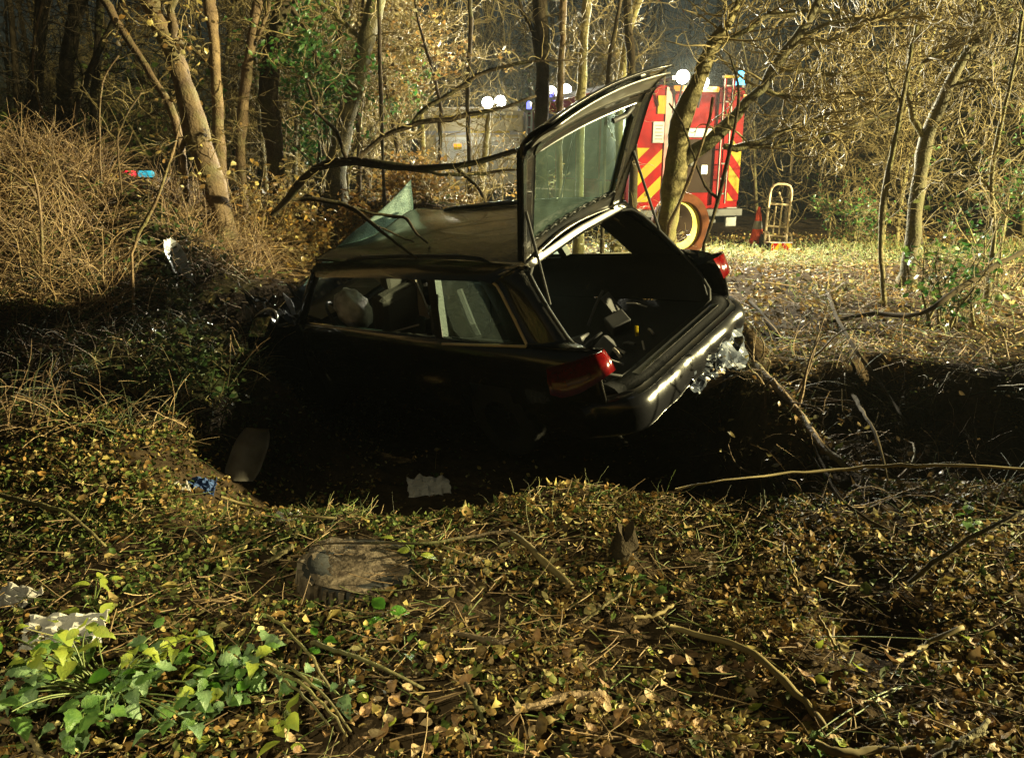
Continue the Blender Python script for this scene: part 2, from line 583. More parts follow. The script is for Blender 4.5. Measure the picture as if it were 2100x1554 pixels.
BROWNS = np.array([1, 1.13, 1]) * np.array([(.26, .14, .055), (.34, .20, .085), (.18, .095, .04), (.42, .28, .13), (.22, .13, .06), (.10, .06, .03), (.07, .045, .025), (.30, .15, .05), (.55, .42, .22), (.45, .32, .12)])
GREENS = np.array([(.06, .10, .022), (.09, .13, .03), (.045, .075, .02), (.13, .16, .04), (.07, .09, .03), (.16, .17, .05)])
GOLDS = np.array([(.46, .28, .07), (.38, .21, .05), (.52, .34, .10), (.30, .16, .05)])


def pick(pal, n, jit=.25):
    c = pal[rng.integers(0, len(pal), n)]
    return c * (1 + rng.uniform(-jit, jit, (n, 1)))


def litter(name, n, xr, yr, smin, smax, greenness, label, lift=.02, flat=.62, keep=None, width=.62, clump=0.):
    x = rng.uniform(*xr, n)
    u = rng.uniform(0, 1, n)
    y = yr[0] + (yr[1] - yr[0]) * u
    k = np.abs(x) < 0.82 * y + 0.95
    if keep is not None:
        k &= keep(x, y)
    k &= np.hypot(x + .60, y - 2.79) > .20 + .05 * np.sin(9 * x + 7 * y)
    k &= (((x - 1.32) / .15) ** 2 + ((y - 2.42) / .09) ** 2 > 1) | (rng.uniform(0, 1, len(x)) < .1)
    gap = np.sin(5.1 * x + 3.3 * y + 1) * np.sin(6.7 * y - 2.9 * x) + .7 * np.sin(13 * x - 9 * y) * np.sin(11 * y + 7 * x + 2)
    k &= rng.uniform(0, 1, n) < np.clip(.82 + .9 * gap, .10, 1)
    x, y = x[k], y[k]
    n = len(x)
    size = smin + (smax - smin) * rng.beta(1.3, 1.9, n) * rng.choice([.7, 1, 1.25], n)
    hill = np.clip(np.sin(7.3 * x + 2 * y) * np.sin(8.1 * y - 3 * x + 1) + .6 * np.sin(17 * x - 5 * y) * np.sin(15 * y + 6 * x), -.6, 1.2)
    z = H(x, y) + rng.uniform(.0, lift, n) + size * .12 + clump * hill * .5
    fwd, up = rand_frames(n, flat)
    V, F = leaf_mesh(np.stack([x, y, z], -1), fwd, up, size, rng.uniform(.25, .95, n) * width / .62, rng.normal(.12, .25, n), rng.normal(.08, .28, n))
    g = rng.uniform(0, 1, n) < greenness(x, y)
    c = np.where(g[:, None], pick(GREENS, n), pick(BROWNS, n))
    o = mk(name, V, F, M['leaf_litter'], col=np.repeat(c, 8, 0), kind='stuff')
    o['label'] = label
    return o


def gr_near(x, y):
    px = x / y
    return np.clip(.24 + .5 * sm((-px + .05) / .35) * sm((y - 1.9) / .9) + .15 * sm((y - 2.6) / .8), 0, .8)


def notpit(x, y):
    return H(x, y) > -.4


litter('leaf_litter', 76000, (-3.9, 3.9), (1.2, 3.7), .010, .040, gr_near, 'brown and green leaf litter over the near bank', lift=.05, flat=.35, clump=.05)
litter('leaf_litter', 5200, (-3.9, 3.9), (1.2, 4.2), .045, .075, lambda x, y: .15 + 0 * x, 'larger torn brown leaves over the near litter', lift=.03, flat=.45, clump=.05)
litter('leaf_litter', 5200, (-2.9, -1.0), (3.3, 4.9), .02, .05, lambda x, y: .4 + 0 * x, 'leaf litter on the left slope of the ditch', lift=.07, flat=.3)
litter('leaf_litter', 34000, (-5.6, 5.6), (3.5, 7.6), .02, .05, lambda x, y: np.clip(.3 + .3 * sm((-x - .3) / 2), 0, 1), 'leaf litter round the ditch', lift=.05, flat=.4, clump=.05,
       keep=lambda x, y: (H(x, y) > -.35) | ((x < -1.0) & (rng.uniform(0, 1, len(x)) < .8)) | (rng.uniform(0, 1, len(x)) < .14))
litter('leaf_litter', 44000, (-12, 12), (7.4, 17.5), .04, .09, lambda x, y: .1 + 0 * x, 'golden leaf litter spread under the trees', lift=.07, flat=.35)


def blades(name, n, xr, yr, h0, h1, pal, label, keep=None, lean=.6, r=.004, mat_='straw', K=6, extra=None):
    x = rng.uniform(*xr, n)
    y = rng.uniform(*yr, n)
    k = np.abs(x) < 0.76 * y + 0.5
    if keep is not None:
        k &= keep(x, y)
    x, y = x[k], y[k]
    n = len(x)
    P0 = np.stack([x, y, H(x, y) - .02], -1)
    d = nrm(np.stack([rng.normal(0, lean, n), rng.normal(0, lean, n), np.ones(n)], -1))
    P = grow(P0, d, rng.uniform(h0, h1, n), K, .14, -.16)
    R = np.linspace(1, .35, K)[None] * (rng.uniform(.6, 1.3, n) * r)[:, None]
    V, F = tubes(P, R, 3)
    c = np.repeat(pick(pal, n), K * 3, 0)
    o = mk(name, V, F, M[mat_], col=c, kind='stuff', smooth=True)
    o['label'] = label
    return o


def grow(p, d, L, K, wig, up, curl=.55):
    n = len(p)
    seg = (L / (K - 1))[:, None]
    out = [p]
    b = rng.normal(0, wig, (n, 3))
    upv = np.zeros((n, 3))
    upv[:, 2] = up
    for _ in range(K - 1):
        b = curl * b + rng.normal(0, wig, (n, 3))
        d = nrm(d + b + upv)
        p = p + d * seg
        out.append(p)
    return np.stack(out, 1)


def spawn(P, n, t0=.15, t1=1., spread=.9, flat=1.0):
    N, K = P.shape[:2]
    i = rng.integers(0, N, n)
    t = rng.uniform(t0, t1, n) * (K - 1)
    k = np.minimum(t.astype(int), K - 2)
    fr = (t - k)[:, None]
    p = P[i, k] * (1 - fr) + P[i, k + 1] * fr
    tan = nrm(P[i, k + 1] - P[i, k])
    rnd = nrm(rng.normal(0, 1, (n, 3)) * np.array([1, 1, flat]))
    return p, nrm(tan * (1 - spread * .5) + rnd * spread)


STRAWS = np.array([(.30, .20, .10), (.22, .14, .07), (.38, .27, .14), (.16, .10, .05)])
GRASSG = np.array([(.10, .14, .03), (.15, .17, .05), (.20, .19, .07)])
DARKG = np.array([(.035, .06, .02), (.06, .08, .025), (.05, .045, .02)])

# dry bramble and grass on the left mound, tangles round the ditch
blades('dead_grass', 15000, (-9.5, -2.6), (6.2, 11.5), .25, .75, STRAWS, 'dry tangled grass and bramble over the left mound', lean=.9, r=.005, keep=lambda x, y: (H(x, y) > .35) & (np.abs(1050 + FPX * x / (y * .985) - 291) > 40))
blades('dead_grass', 3500, (-5.5, -2.0), (4.3, 7.0), .15, .5, np.concatenate([STRAWS, DARKG]), 'low dark grass left of the wreck', lean=1.0, r=.004)
blades('dead_grass', 2600, (1.9, 7.5), (6.0, 10.5), .12, .40, np.concatenate([STRAWS, GRASSG]), 'thin dry grass under the right hand trees', lean=1.1, r=.004, keep=lambda x, y: x / y > .36)
blades('grass', 5200, (2.6, 12), (12.2, 15.2), .10, .30, GRASSG, 'short green grass along the road verge', lean=.5, r=.008, keep=lambda x, y: x / y > .2)
blades('roots', 900, (1.5, 4.2), (3.3, 6.3), .15, .5, np.concatenate([STRAWS, DARKG]), 'torn roots and weeds in the side of the ditch', lean=1.2, r=.003)
blades('weeds', 900, (-2.6, 1.6), (2.7, 4.3), .06, .22, np.concatenate([GRASSG, DARKG]), 'thin weeds along the near lip of the ditch', lean=1.0, r=.002)


# straw, short twigs and chips in the near litter
def chips(name, n, xr, yr, l0, l1, r, label):
    x = rng.uniform(*xr, n)
    y = rng.uniform(*yr, n)
    k = (np.abs(x) < 0.82 * y + .9) & (H(x, y) > -.25)
    x, y = x[k], y[k]
    n = len(x)
    P0 = np.stack([x, y, H(x, y) + rng.uniform(.01, .045, n)], -1)
    a = rng.uniform(0, 2 * np.pi, n)
    d = np.stack([np.cos(a), np.sin(a) * .8, rng.normal(0, .15, n)], -1)
    P = grow(P0, nrm(d), rng.uniform(l0, l1, n), 4, .08, 0)
    V, F = tubes(P, np.linspace(1, .6, 4)[None] * (rng.uniform(.5, 1.5, n) * r)[:, None], 4)
    c = np.repeat(pick(np.concatenate([STRAWS, STRAWS, GRASSG]), n), 16, 0)
    o = mk(name, V, F, M['straw'], col=c, kind='stuff')
    o['label'] = label


chips('twig_litter', 7600, (-3.8, 3.8), (1.25, 3.7), .03, .20, .0022, 'short broken twigs and straw in the near leaf litter')
chips('twig_litter', 2600, (-8, 8), (6.2, 14), .10, .5, .005, 'broken twigs lying over the far leaf litter')


# ------------------------------------------------------------------ trees
def limb_pts(pl, depth, n):
    """pixel polyline [(px,py,width_px[,depth])] -> smooth world centre line and radii"""
    pts, rr = [], []
    for q in pl:
        d = q[3] if len(q) > 3 else depth
        pts.append(W(q[0], q[1], d))
        rr.append(q[2] * .5 * d / FPX)
    pts, rr = np.array(pts), np.array(rr)
    seg = np.r_[0, np.cumsum(np.linalg.norm(np.diff(pts, axis=0), axis=1))]
    t = np.linspace(0, seg[-1], n)
    P = np.stack([np.interp(t, seg, pts[:, i]) for i in range(3)], -1)
    for _ in range(2):
        P[1:-1] = .25 * P[:-2] + .5 * P[1:-1] + .25 * P[2:]
    R_ = np.interp(t, seg, rr)
    P[1:-1] += rng.normal(0, 1, P[1:-1].shape) * np.minimum(R_[1:-1, None] * (.12 if n > 16 else .3), .006 if n > 16 else .014)
    return P, R_


def limb_obj(name, P, r, m, parent, origin, S=9, knot=.14):
    r = r * (1 + knot * .5 * rng.normal(0, 1, len(r)))
    V, F = tubes(P[None], r[None], S, cap=(S % 2 == 0))
    K = len(P)
    ctr = np.repeat(P, S, 0)
    wob = 1 + knot * np.sin(np.tile(np.arange(S) * 2 * np.pi / S, K) * 2 + np.repeat(np.arange(K) * .5, S)) * .6
    V = ctr + (V - ctr) * wob[:, None]
    return mk(name, V, F, m, parent, origin=origin, smooth=True)


def twig_mass(limbs, n1, L1, n2=0, L2=.4, n3=0, L3=.2, r=.012, wig=.16, up=.03, spread=.95, flat=1., t0=.15):
    out = []
    src = np.concatenate([l[None] for l in limbs]) if len({len(l) for l in limbs}) == 1 else None
    if src is None:
        src = np.stack([l[np.linspace(0, len(l) - 1, 12).astype(int)] for l in limbs])
    p, d = spawn(src, n1, t0, 1, spread, flat)
    A = grow(p, d, rng.uniform(.5, 1.1, n1) * L1, 9, wig, up)
    out.append((A, r))
    if n2:
        p, d = spawn(A, n2, .2, 1, .85, flat)
        B = grow(p, d, rng.uniform(.4, 1.1, n2) * L2, 7, wig * 1.3, up)
        out.append((B, r * .6))
        if n3:
            p, d = spawn(B, n3, .2, 1, .85, flat)
            out.append((grow(p, d, rng.uniform(.4, 1.1, n3) * L3, 5, wig * 1.3, up), r * .42))
    Vs, Fs, o = [], [], 0
    for P, rr in out:
        K = P.shape[1]
        R = np.linspace(1, .35, K)[None] * (rng.uniform(.7, 1.2, len(P)) * rr)[:, None]
        V, F = tubes(P, R, 4 if rr > .009 else 3)
        if F.shape[1] == 4:
            Vs.append(V)
            Fs.append(F + o)
            o += len(V)
    return np.concatenate(Vs), np.concatenate(Fs), out


def crown_leaves(strands, n, size, pal, parent, origin, name='foliage', flat=.2, m='leaf', width=.62):
    src = strands[-1][0]
    p, d = spawn(src, n, .2, 1, 1.)
    p = p + rng.normal(0, size * .5, (n, 3))
    fwd, up = rand_frames(n, flat)
    V, F = leaf_mesh(p, fwd, up, rng.uniform(.7, 1.3, n) * size, rng.uniform(.5, .8, n) * width / .62, rng.normal(.1, .15, n), rng.normal(0, .12, n))
    return mk(name, V, F, M[m], parent, origin=origin, col=np.repeat(pick(pal, n), 8, 0), kind='stuff')


def tree(label, pls, depth, bark='bark_tan', tw=None, name='tree', cat='tree', ground_base=True, twig_mat='twig', group=None, leaves=None, S=9, root=True):
    """first polyline = trunk, the others branches"""
    limbs = []
    for i, pl in enumerate(pls):
        pl = list(pl)
        P, r = limb_pts(pl, depth, 20 if i == 0 else 14)
        if i == 0 and ground_base:
            b = P[0]
            gz = float(H(b[0], b[1]))
            if b[2] > gz - .05:
                k = 5
                d0 = P[0] - P[2]
                d0 = d0 / np.linalg.norm(d0)
                ext = np.array([[b[0] + d0[0] * .15 * j / k, b[1], b[2] + (gz - .12 - b[2]) * j / k] for j in range(k, 0, -1)])
                P = np.concatenate([ext, P])
                r = np.concatenate([np.linspace(r[0] * (1.5 if root else 1.1), r[0] * 1.02, k), r])
        limbs.append((P, r))
    base = limbs[0][0][0].copy()
    base[2] += .12
    t = empty(name, label, cat, base, group=group)
    for i, (P, r) in enumerate(limbs):
        limb_obj('trunk' if i == 0 else 'branch', P, r, M[bark], t, base, S=S if i == 0 else max(6, S - 2))
    if tw:
        tw = dict(tw)
        frm = tw.pop('frm', 0)
        src = [l[0] for l in limbs][frm:]
        V, F, strands = twig_mass(src, **tw)
        mk('twigs', V, F, M[twig_mat], t, origin=base, smooth=True, kind='stuff')
        if leaves:
            crown_leaves(strands, leaves[0], leaves[1], leaves[2], t, base)
    return t


# left group
tree('stout tan leaning trunk with ragged bark above the left end of the wreck',
     [[(452, 425, 44), (428, 350, 46), (410, 300, 46), (390, 220, 44), (372, 150, 42), (353, 100, 40), (327, 50, 38), (300, -20, 36), (285, -80, 34)],
      [(372, 140, 20), (362, 80, 16), (352, 30, 14), (362, -30, 12)],
      [(396, 260, 12), (372, 300, 12), (378, 350, 11), (384, 400, 10), (388, 440, 9)]],
     9.0, 'bark_tan', dict(n1=26, L1=.7, n2=160, L2=.35, r=.008, up=-.02), leaves=(420, .07, BROWNS))
tree('slim straight pole of a trunk leaning left behind the stout tan trunk',
     [[(388, 440, 13, 9.2), (362, 235, 15, 9.4), (290, 125, 15, 9.7), (213, 0, 15, 10), (160, -80, 13, 10.2)]], 9.4, 'bark_tan', name='tree', S=8)
tree('tall dark trunk with an ivy clad top left of the leaning olive trunk',
     [[(565, 330, 36), (556, 250, 36), (550, 167, 34), (560, 90, 34), (587, 0, 36), (605, -70, 36)],
      [(586, 0, 12), (640, 80, 8), (655, 160, 6)]],
     11.0, 'bark_dark', dict(n1=26, L1=.9, n2=150, L2=.45, r=.010, t0=.45), leaves=(900, .085, np.array([(.05, .16, .03), (.08, .20, .05), (.12, .22, .05)])))
tree('narrow warm brown trunk between the stout tan trunk and the tall dark one',
     [[(493, 330, 18), (497, 233, 20), (510, 120, 19), (520, 50, 18), (533, -10, 18), (548, -70, 16)],
      [(512, 110, 9), (540, 50, 8), (556, 20, 7), (540, -40, 6)]],
     10.6, 'bark_tan', dict(n1=18, L1=.8, n2=90, L2=.4, r=.009))
tree('dull brown trunk half hidden just right of the stout tan trunk',
     [[(458, 400, 24), (450, 333, 24), (446, 200, 22), (440, 110, 20), (430, 0, 22), (425, -70, 20)]],
     10.2, 'bark_tan', dict(n1=16, L1=.7, n2=100, L2=.35, r=.008))
tree('olive trunk leaning right above the crossing dark branch',
     [[(690, 330, 40), (713, 227, 36), (735, 150, 34), (752, 80, 32), (773, 0, 32), (795, -80, 30)],
      [(748, 90, 12), (700, 40, 10), (655, 10, 8), (620, -40, 7)]],
     11.5, 'bark_moss', dict(n1=30, L1=1., n2=200, L2=.5, r=.010), leaves=(150, .07, GREENS))
tree('thin black upright stem beside the olive leaning trunk',
     [[(785, 330, 7), (783, 250, 8), (779, 120, 8), (777, 0, 8), (776, -60, 7)]], 10.5, 'bark_dark', S=6)
# far left, in the dark
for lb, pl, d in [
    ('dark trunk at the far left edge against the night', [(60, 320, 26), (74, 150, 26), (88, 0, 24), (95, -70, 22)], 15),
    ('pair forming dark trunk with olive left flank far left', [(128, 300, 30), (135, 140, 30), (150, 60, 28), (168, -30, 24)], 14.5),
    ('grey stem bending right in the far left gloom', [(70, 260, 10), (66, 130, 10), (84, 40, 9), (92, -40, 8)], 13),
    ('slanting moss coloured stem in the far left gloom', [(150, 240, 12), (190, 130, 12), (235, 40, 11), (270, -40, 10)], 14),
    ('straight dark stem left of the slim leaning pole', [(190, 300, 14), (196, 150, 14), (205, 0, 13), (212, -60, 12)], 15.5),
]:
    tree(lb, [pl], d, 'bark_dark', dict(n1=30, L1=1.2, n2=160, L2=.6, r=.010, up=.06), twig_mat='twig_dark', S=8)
# middle
tree('upright blackish trunk in front of the lit vehicle lamps',
     [[(1112, 330, 26), (1110, 287, 26), (1113, 167, 26), (1110, 60, 28), (1106, -30, 28), (1104, -80, 26)],
      [(1112, 150, 12), (1090, 60, 10), (1060, -10, 9), (1040, -60, 8)]],
     11.5, 'bark_dark', dict(n1=18, L1=.9, n2=120, L2=.45, r=.008, frm=1), twig_mat='twig')
for lb, pl, d, bk in [
    ('slim brown stem just right of the blackish upright trunk', [(1148, 320, 14), (1147, 250, 14), (1152, 120, 14), (1156, 0, 14), (1158, -70, 12)], 11.8, 'bark_tan'),
    ('brown stem third to the right of the blackish trunk', [(1190, 320, 18), (1190, 220, 18), (1196, 100, 18), (1204, 0, 17), (1208, -70, 16)], 12.5, 'bark_moss'),
    ('thin pale stem curving right above the raised tailgate', [(1240, 320, 7), (1242, 200, 8), (1252, 100, 8), (1273, 0, 8), (1285, -60, 7)], 11.2, 'bark_tan'),
    ('black stem directly above the raised tailgate', [(1300, 330, 18), (1297, 187, 18), (1292, 90, 18), (1287, 0, 18), (1284, -70, 16)], 11.6, 'bark_dark'),
    ('mossy stem leaning right over the tailgate edge', [(1268, 330, 16), (1270, 200, 16), (1282, 90, 16), (1310, 0, 15), (1330, -70, 14)], 12.4, 'bark_moss'),
    ('slender dark stem left of the blackish upright trunk', [(962, 300, 9), (958, 180, 9), (966, 60, 9), (962, -60, 8)], 12.5, 'bark_dark'),
    ('pale grey snapped stem standing before the roller shutter', [(988, 380, 13), (996, 300, 13), (1002, 240, 10), (1004, 226, 3)], 13.0, 'bark_moss'),
]:
    tree(lb, [pl], d, bk, dict(n1=16, L1=.9, n2=110, L2=.45, r=.008, t0=.35), S=8)
# right
tree('forked brown tree growing close behind the open tailgate',
     [[(1366, 470, 44), (1372, 430, 42), (1382, 370, 44), (1390, 326, 42), (1386, 262, 36), (1405, 223, 36), (1420, 190, 34), (1438, 153, 32), (1450, 115, 30), (1467, 77, 26), (1490, 55, 18), (1513, 17, 4)],
      [(1394, 335, 26), (1420, 322, 27), (1440, 310, 26), (1472, 274, 24), (1508, 249, 23), (1540, 200, 22), (1587, 143, 21), (1633, 83, 19), (1660, 40, 17), (1690, -20, 16), (1710, -70, 15)],
      [(1465, 95, 12), (1500, 85, 11), (1560, 35, 10), (1640, 22, 9), (1730, 30, 6)],
      [(1507, 303, 12), (1577, 283, 11), (1633, 263, 10), (1700, 230, 8), (1797, 213, 6)],
      [(1485, 300, 14), (1517, 310, 12), (1633, 290, 10), (1720, 268, 8), (1830, 235, 6)],
      [(1600, 140, 10), (1660, 145, 9), (1720, 158, 8), (1830, 140, 6)],
      [(1560, 180, 9), (1620, 205, 8), (1680, 195, 6), (1740, 190, 4)],
      [(1640, 85, 9), (1700, 90, 8), (1770, 40, 7), (1860, 20, 5)],
      [(1645, 72, 9), (1740, 35, 8), (1820, 45, 6), (1900, 30, 4)],
      [(1440, 120, 14), (1470, 70, 13), (1500, 30, 12), (1530, -20, 11)]],
     9.6, 'bark_moss', dict(n1=130, L1=.95, n2=520, L2=.42, n3=500, L3=.2, r=.015, wig=.2, up=.02, flat=.45, frm=1))
tree('thin pale stem crossing in front of the forked brown tree',
     [[(1372, 462, 9), (1394, 416, 7), (1415, 364, 7), (1436, 305, 6), (1454, 254, 6), (1462, 200, 5)]], 9.0, 'bark_tan', S=6, root=False)
tree('thin dark stem bending in front of the red vehicle corner',
     [[(1444, 500, 8), (1469, 429, 7), (1487, 352, 8), (1505, 274, 7), (1513, 223, 7), (1520, 184, 6), (1505, 140, 4), (1495, 110, 3)],
      [(1470, 405, 6), (1445, 385, 6), (1425, 330, 5), (1400, 250, 4), (1372, 212, 3)]], 9.2, 'bark_dark', S=6, root=False)
tree('right hand leaning tree with a lit yellow flank',
     [[(1864, 545, 36), (1867, 517, 32), (1877, 433, 28), (1890, 333, 26), (1900, 277, 26), (1927, 217, 24), (1947, 173, 22), (1973, 117, 20), (2010, 77, 18), (2050, 20, 16), (2075, -20, 15), (2110, -70, 13)],
      [(1990, 90, 14), (2003, 60, 13), (2010, 0, 13), (2018, -60, 12)],
      [(1893, 280, 12), (1875, 250, 12), (1863, 225, 11), (1860, 157, 8), (1867, 93, 8), (1885, 40, 7), (1900, -20, 6)],
      [(1945, 178, 10), (1985, 165, 9), (2040, 120, 8), (2120, 60, 7)],
      [(1870, 145, 8), (1905, 120, 8), (1940, 97, 6)],
      [(1955, 165, 7), (1965, 168, 7), (2010, 160, 6), (2060, 175, 4)]],
     9.8, 'bark_moss', dict(n1=110, L1=.95, n2=420, L2=.45, n3=300, L3=.2, r=.013, wig=.19, up=.0, flat=.7, t0=.25))
tree('slim crooked stem left of the leaning right hand tree',
     [[(1813, 610, 12), (1808, 560, 11), (1806, 500, 11), (1808, 433, 11), (1820, 350, 11), (1837, 283, 11), (1850, 207, 10), (1863, 150, 8), (1870, 90, 7)],
      [(1850, 215, 6), (1820, 160, 5), (1818, 120, 4)]],
     8.6, 'bark_moss', dict(n1=22, L1=.5, n2=80, L2=.25, r=.006, frm=0, t0=.4), S=8, root=False)
tree('bramble laced sapling at the right edge of the picture',
     [[(2040, 480, 9), (2030, 380, 9), (2050, 260, 8), (2085, 120, 7), (2100, 0, 6)],
      [(2034, 400, 6), (1990, 330, 6), (1965, 260, 4)]],
     8.4, 'bark_moss', dict(n1=70, L1=.9, n2=260, L2=.4, r=.007, wig=.2, up=-.05, t0=.05), leaves=(70, .07, GREENS))

# leafy beech scrub behind the wreck
for k, (px, py, d, hh, n, lb) in enumerate([
    (520, 330, 9.8, .8, 700, 'beech bush with rusty leaves between the left trunks'),
    (610, 395, 10.2, .5, 700, 'low beech bush holding golden leaves right of the left trunks'),
    (720, 380, 10.8, .6, 900, 'golden leaved beech bush under the olive leaning trunk'),
    (830, 360, 11.4, .6, 700, 'golden leaved beech bush left of the lit roller shutter'),
    (900, 390, 11.0, .4, 300, 'small golden bush at the foot of the roller shutter'),
    (1330, 430, 9.0, .8, 250, 'dry straw coloured bush between the tailgate and the forked tree'),
    (860, 90, 12.5, 1.3, 900, 'beech spray of brown leaves high above the lit lamps'),
]):
    c = W(px, py, d)
    gz = float(H(c[0], c[1]))
    base = np.array([c[0], c[1], gz])
    hi = k == 6
    t = empty('beech_bush', lb, 'bush', base, group='beech bushes behind the wreck')
    if hi:
        P0, r0 = limb_pts([(900, 330, 8), (905, 220, 8), (880, 120, 6), (860, 60, 4), (850, 0, 3)], d, 14)
        P0 = np.concatenate([[[P0[0, 0], P0[0, 1], gz - .05]], P0])
        src = P0[None]
        limb_obj('stem', P0, np.r_[r0[0], r0], M['bark_dark'], t, base, S=6)
        frm = P0[6:]
        V, F, st = twig_mass([frm, frm[::-1]], 26, hh, 130, .5, r=.007, up=.0)
    else:
        n0 = 12
        p = base + rng.normal(0, .12, (n0, 3)) * np.array([1, 1, 0])
        st0 = grow(p, nrm(rng.normal(0, .6, (n0, 3)) + np.array([0, 0, 1])), rng.uniform(.7, 1.2, n0) * hh, 10, .12, .02)
        V0, F0 = tubes(st0, np.linspace(.013, .004, 10)[None].repeat(n0, 0), 5)
        mk('stem', V0, F0, M['twig'], t, origin=base, smooth=True)
        V, F, st = twig_mass(list(st0), 60, .5, 260, .3, r=.006, up=-.03, t0=.2)
    mk('twigs', V, F, M['twig'], t, origin=base, smooth=True, kind='stuff')
    crown_leaves(st, n, .075, GOLDS if k in (2, 3, 4) else np.concatenate([GOLDS, BROWNS]), t, base)

for k, (px, py, d, hh, lb) in enumerate([(1318, 440, 11.6, 1.1, 'bare straw coloured bush before the left chevrons of the red vehicle'),
                                         (965, 400, 12.2, 1.2, 'thin bare bush before the roller shutter of the far truck'), (1060, 400, 12.8, 1.5, 'thin bare bush at the right end of the far truck')]):
    c = W(px, py, d)
    gz = float(H(c[0], c[1]))
    base = np.array([c[0], c[1], gz])
    t = empty('bare_bush', lb, 'bush', base, group='bare bushes before the vehicles')
    p = base + rng.normal(0, .16, (14, 3)) * np.array([1, 1, 0])
    st0 = grow(p, nrm(rng.normal(0, .45, (14, 3)) + np.array([0, 0, 1])), rng.uniform(.7, 1.2, 14) * hh, 10, .12, .02)
    V0, F0 = tubes(st0, np.linspace(.011, .004, 10)[None].repeat(14, 0), 5)
    mk('stem', V0, F0, M['twig'], t, origin=base, smooth=True)
    V, F, st = twig_mass(list(st0), 70, .5, 200, .3, r=.006, up=.0, t0=.2)
    mk('twigs', V, F, M['twig'], t, origin=base, smooth=True, kind='stuff')
    crown_leaves(st, 50, .06, GOLDS, t, base)

# green shrubs lit behind
for px, py, d, n, lb in [(670, 130, 12.5, 2600, 'tall evergreen shrub with bright green leaves between the left trunks'),
                         (1745, 425, 14.6, 420, 'holly like green shrub in the dark right of the sack truck'),
                         (2060, 380, 10.5, 500, 'green leaved shrub at the right edge behind the sapling'),
                         (1960, 560, 7.6, 260, 'low green weeds at the foot of the right hand tree')]:
    c = W(px, py, d)
    gz = float(H(c[0], c[1]))
    base = np.array([c[0], c[1], gz])
    hh = max(.5, (c[2] - gz) * 1.45)
    t = empty('evergreen_shrub', lb, 'shrub', base)
    n0 = 9
    p = base + rng.normal(0, .2, (n0, 3)) * np.array([1, 1, 0])
    st0 = grow(p, nrm(rng.normal(0, .2, (n0, 3)) + np.array([0, 0, 1])), rng.uniform(.7, 1.1, n0) * hh, 12, .07, .02)
    V0, F0 = tubes(st0, np.linspace(.02, .005, 12)[None].repeat(n0, 0), 5)
    mk('stem', V0, F0, M['bark_moss'], t, origin=base, smooth=True)
    V, F, st = twig_mass(list(st0), 90, .35 * hh ** .6, 320, .3, r=.006, up=.0, t0=.25)
    mk('twigs', V, F, M['twig'], t, origin=base, smooth=True, kind='stuff')
    crown_leaves(st, n, .075 if hh > .8 else .05, np.array([(.045, .15, .03), (.07, .20, .04), (.13, .22, .04), (.03, .09, .03)]), t, base)

# bare thicket behind: five grown saplings, each copied
protos = []
for k in range(6):
    hgt = rng.uniform(4.5, 7)
    t = empty('bare_sapling', 'bare twiggy sapling in the dark thicket behind the vehicles', 'tree', (0, 0, 0), group='bare saplings of the thicket')
    trunk = grow(np.zeros((1, 3)), np.array([[rng.normal(0, .1), 0, 1]]), np.array([hgt]), 14, .05, .06)
    V, F = tubes(trunk, np.linspace(.06, .012, 14)[None], 7)
    mk('trunk', V, F, M['bark_dark' if k % 2 else 'bark_moss'], t, smooth=True)
    V, F, st = twig_mass([trunk[0]], 30, 2.0, 200, .9, 420, .45, r=.016, wig=.17, up=.03, t0=.06)
    mk('twigs', V, F, M['twig'], t, smooth=True, kind='stuff')
    protos.append(t)


def copy_tree(o, parent=None):
    c = o.copy()
    COL.objects.link(c)
    c.parent = parent
    for ch in [q for q in bpy.data.objects if q.parent == o]:
        copy_tree(ch, c)
    return c


spots = []
rs = random.Random(5)
for i in range(64):
    px = -80 + 2260 * ((i * .618034) % 1)
    d = 17.5 + 13 * ((i * .7548777) % 1)
    if 820 < px < 1530 and d < 26:
        d = 26 + rs.random() * 5
    if px > 1530:
        d = 13.8 + 12 * rs.random()
    if 1520 < px < 1720:
        d = 19 + 8 * rs.random()
    if px < 820:
        d = 14 + 14 * rs.random()
    if px < 330:
        d = 31 + 6 * rs.random()
    spots.append((px, d))
for i in range(11):
    spots.append((560 + 330 * ((i * .618034) % 1), 12.6 + 3.5 * rs.random()))
for i in range(8):
    spots.append((1130 + 380 * ((i * .618034) % 1), 25 + 1.5 * rs.random()))
for i, (px, d) in enumerate(spots):
    o = protos[i] if i < 6 else copy_tree(protos[i % 6])
    wh_ = 'left' if px < 820 else ('mid' if px < 1530 else 'right')
    tag(o, {'left': 'bare twiggy sapling in the thicket behind the left hand trunks', 'mid': 'bare twiggy sapling in the dark wood beyond the fire engine', 'right': 'bare twiggy sapling in the thicket right of the fire engine'}[wh_], 'tree', 'bare saplings of the ' + wh_ + ' thicket')
    x = (px - 1050) / FPX * d
    o.location = (x, d, float(H(x, d)) - .03)
    o.rotation_euler = (rs.uniform(-.12, .12), rs.uniform(-.12, .12), rs.uniform(0, 6.28))
    s = rs.uniform(.75, 1.15)
    o.scale = (s, s, s)

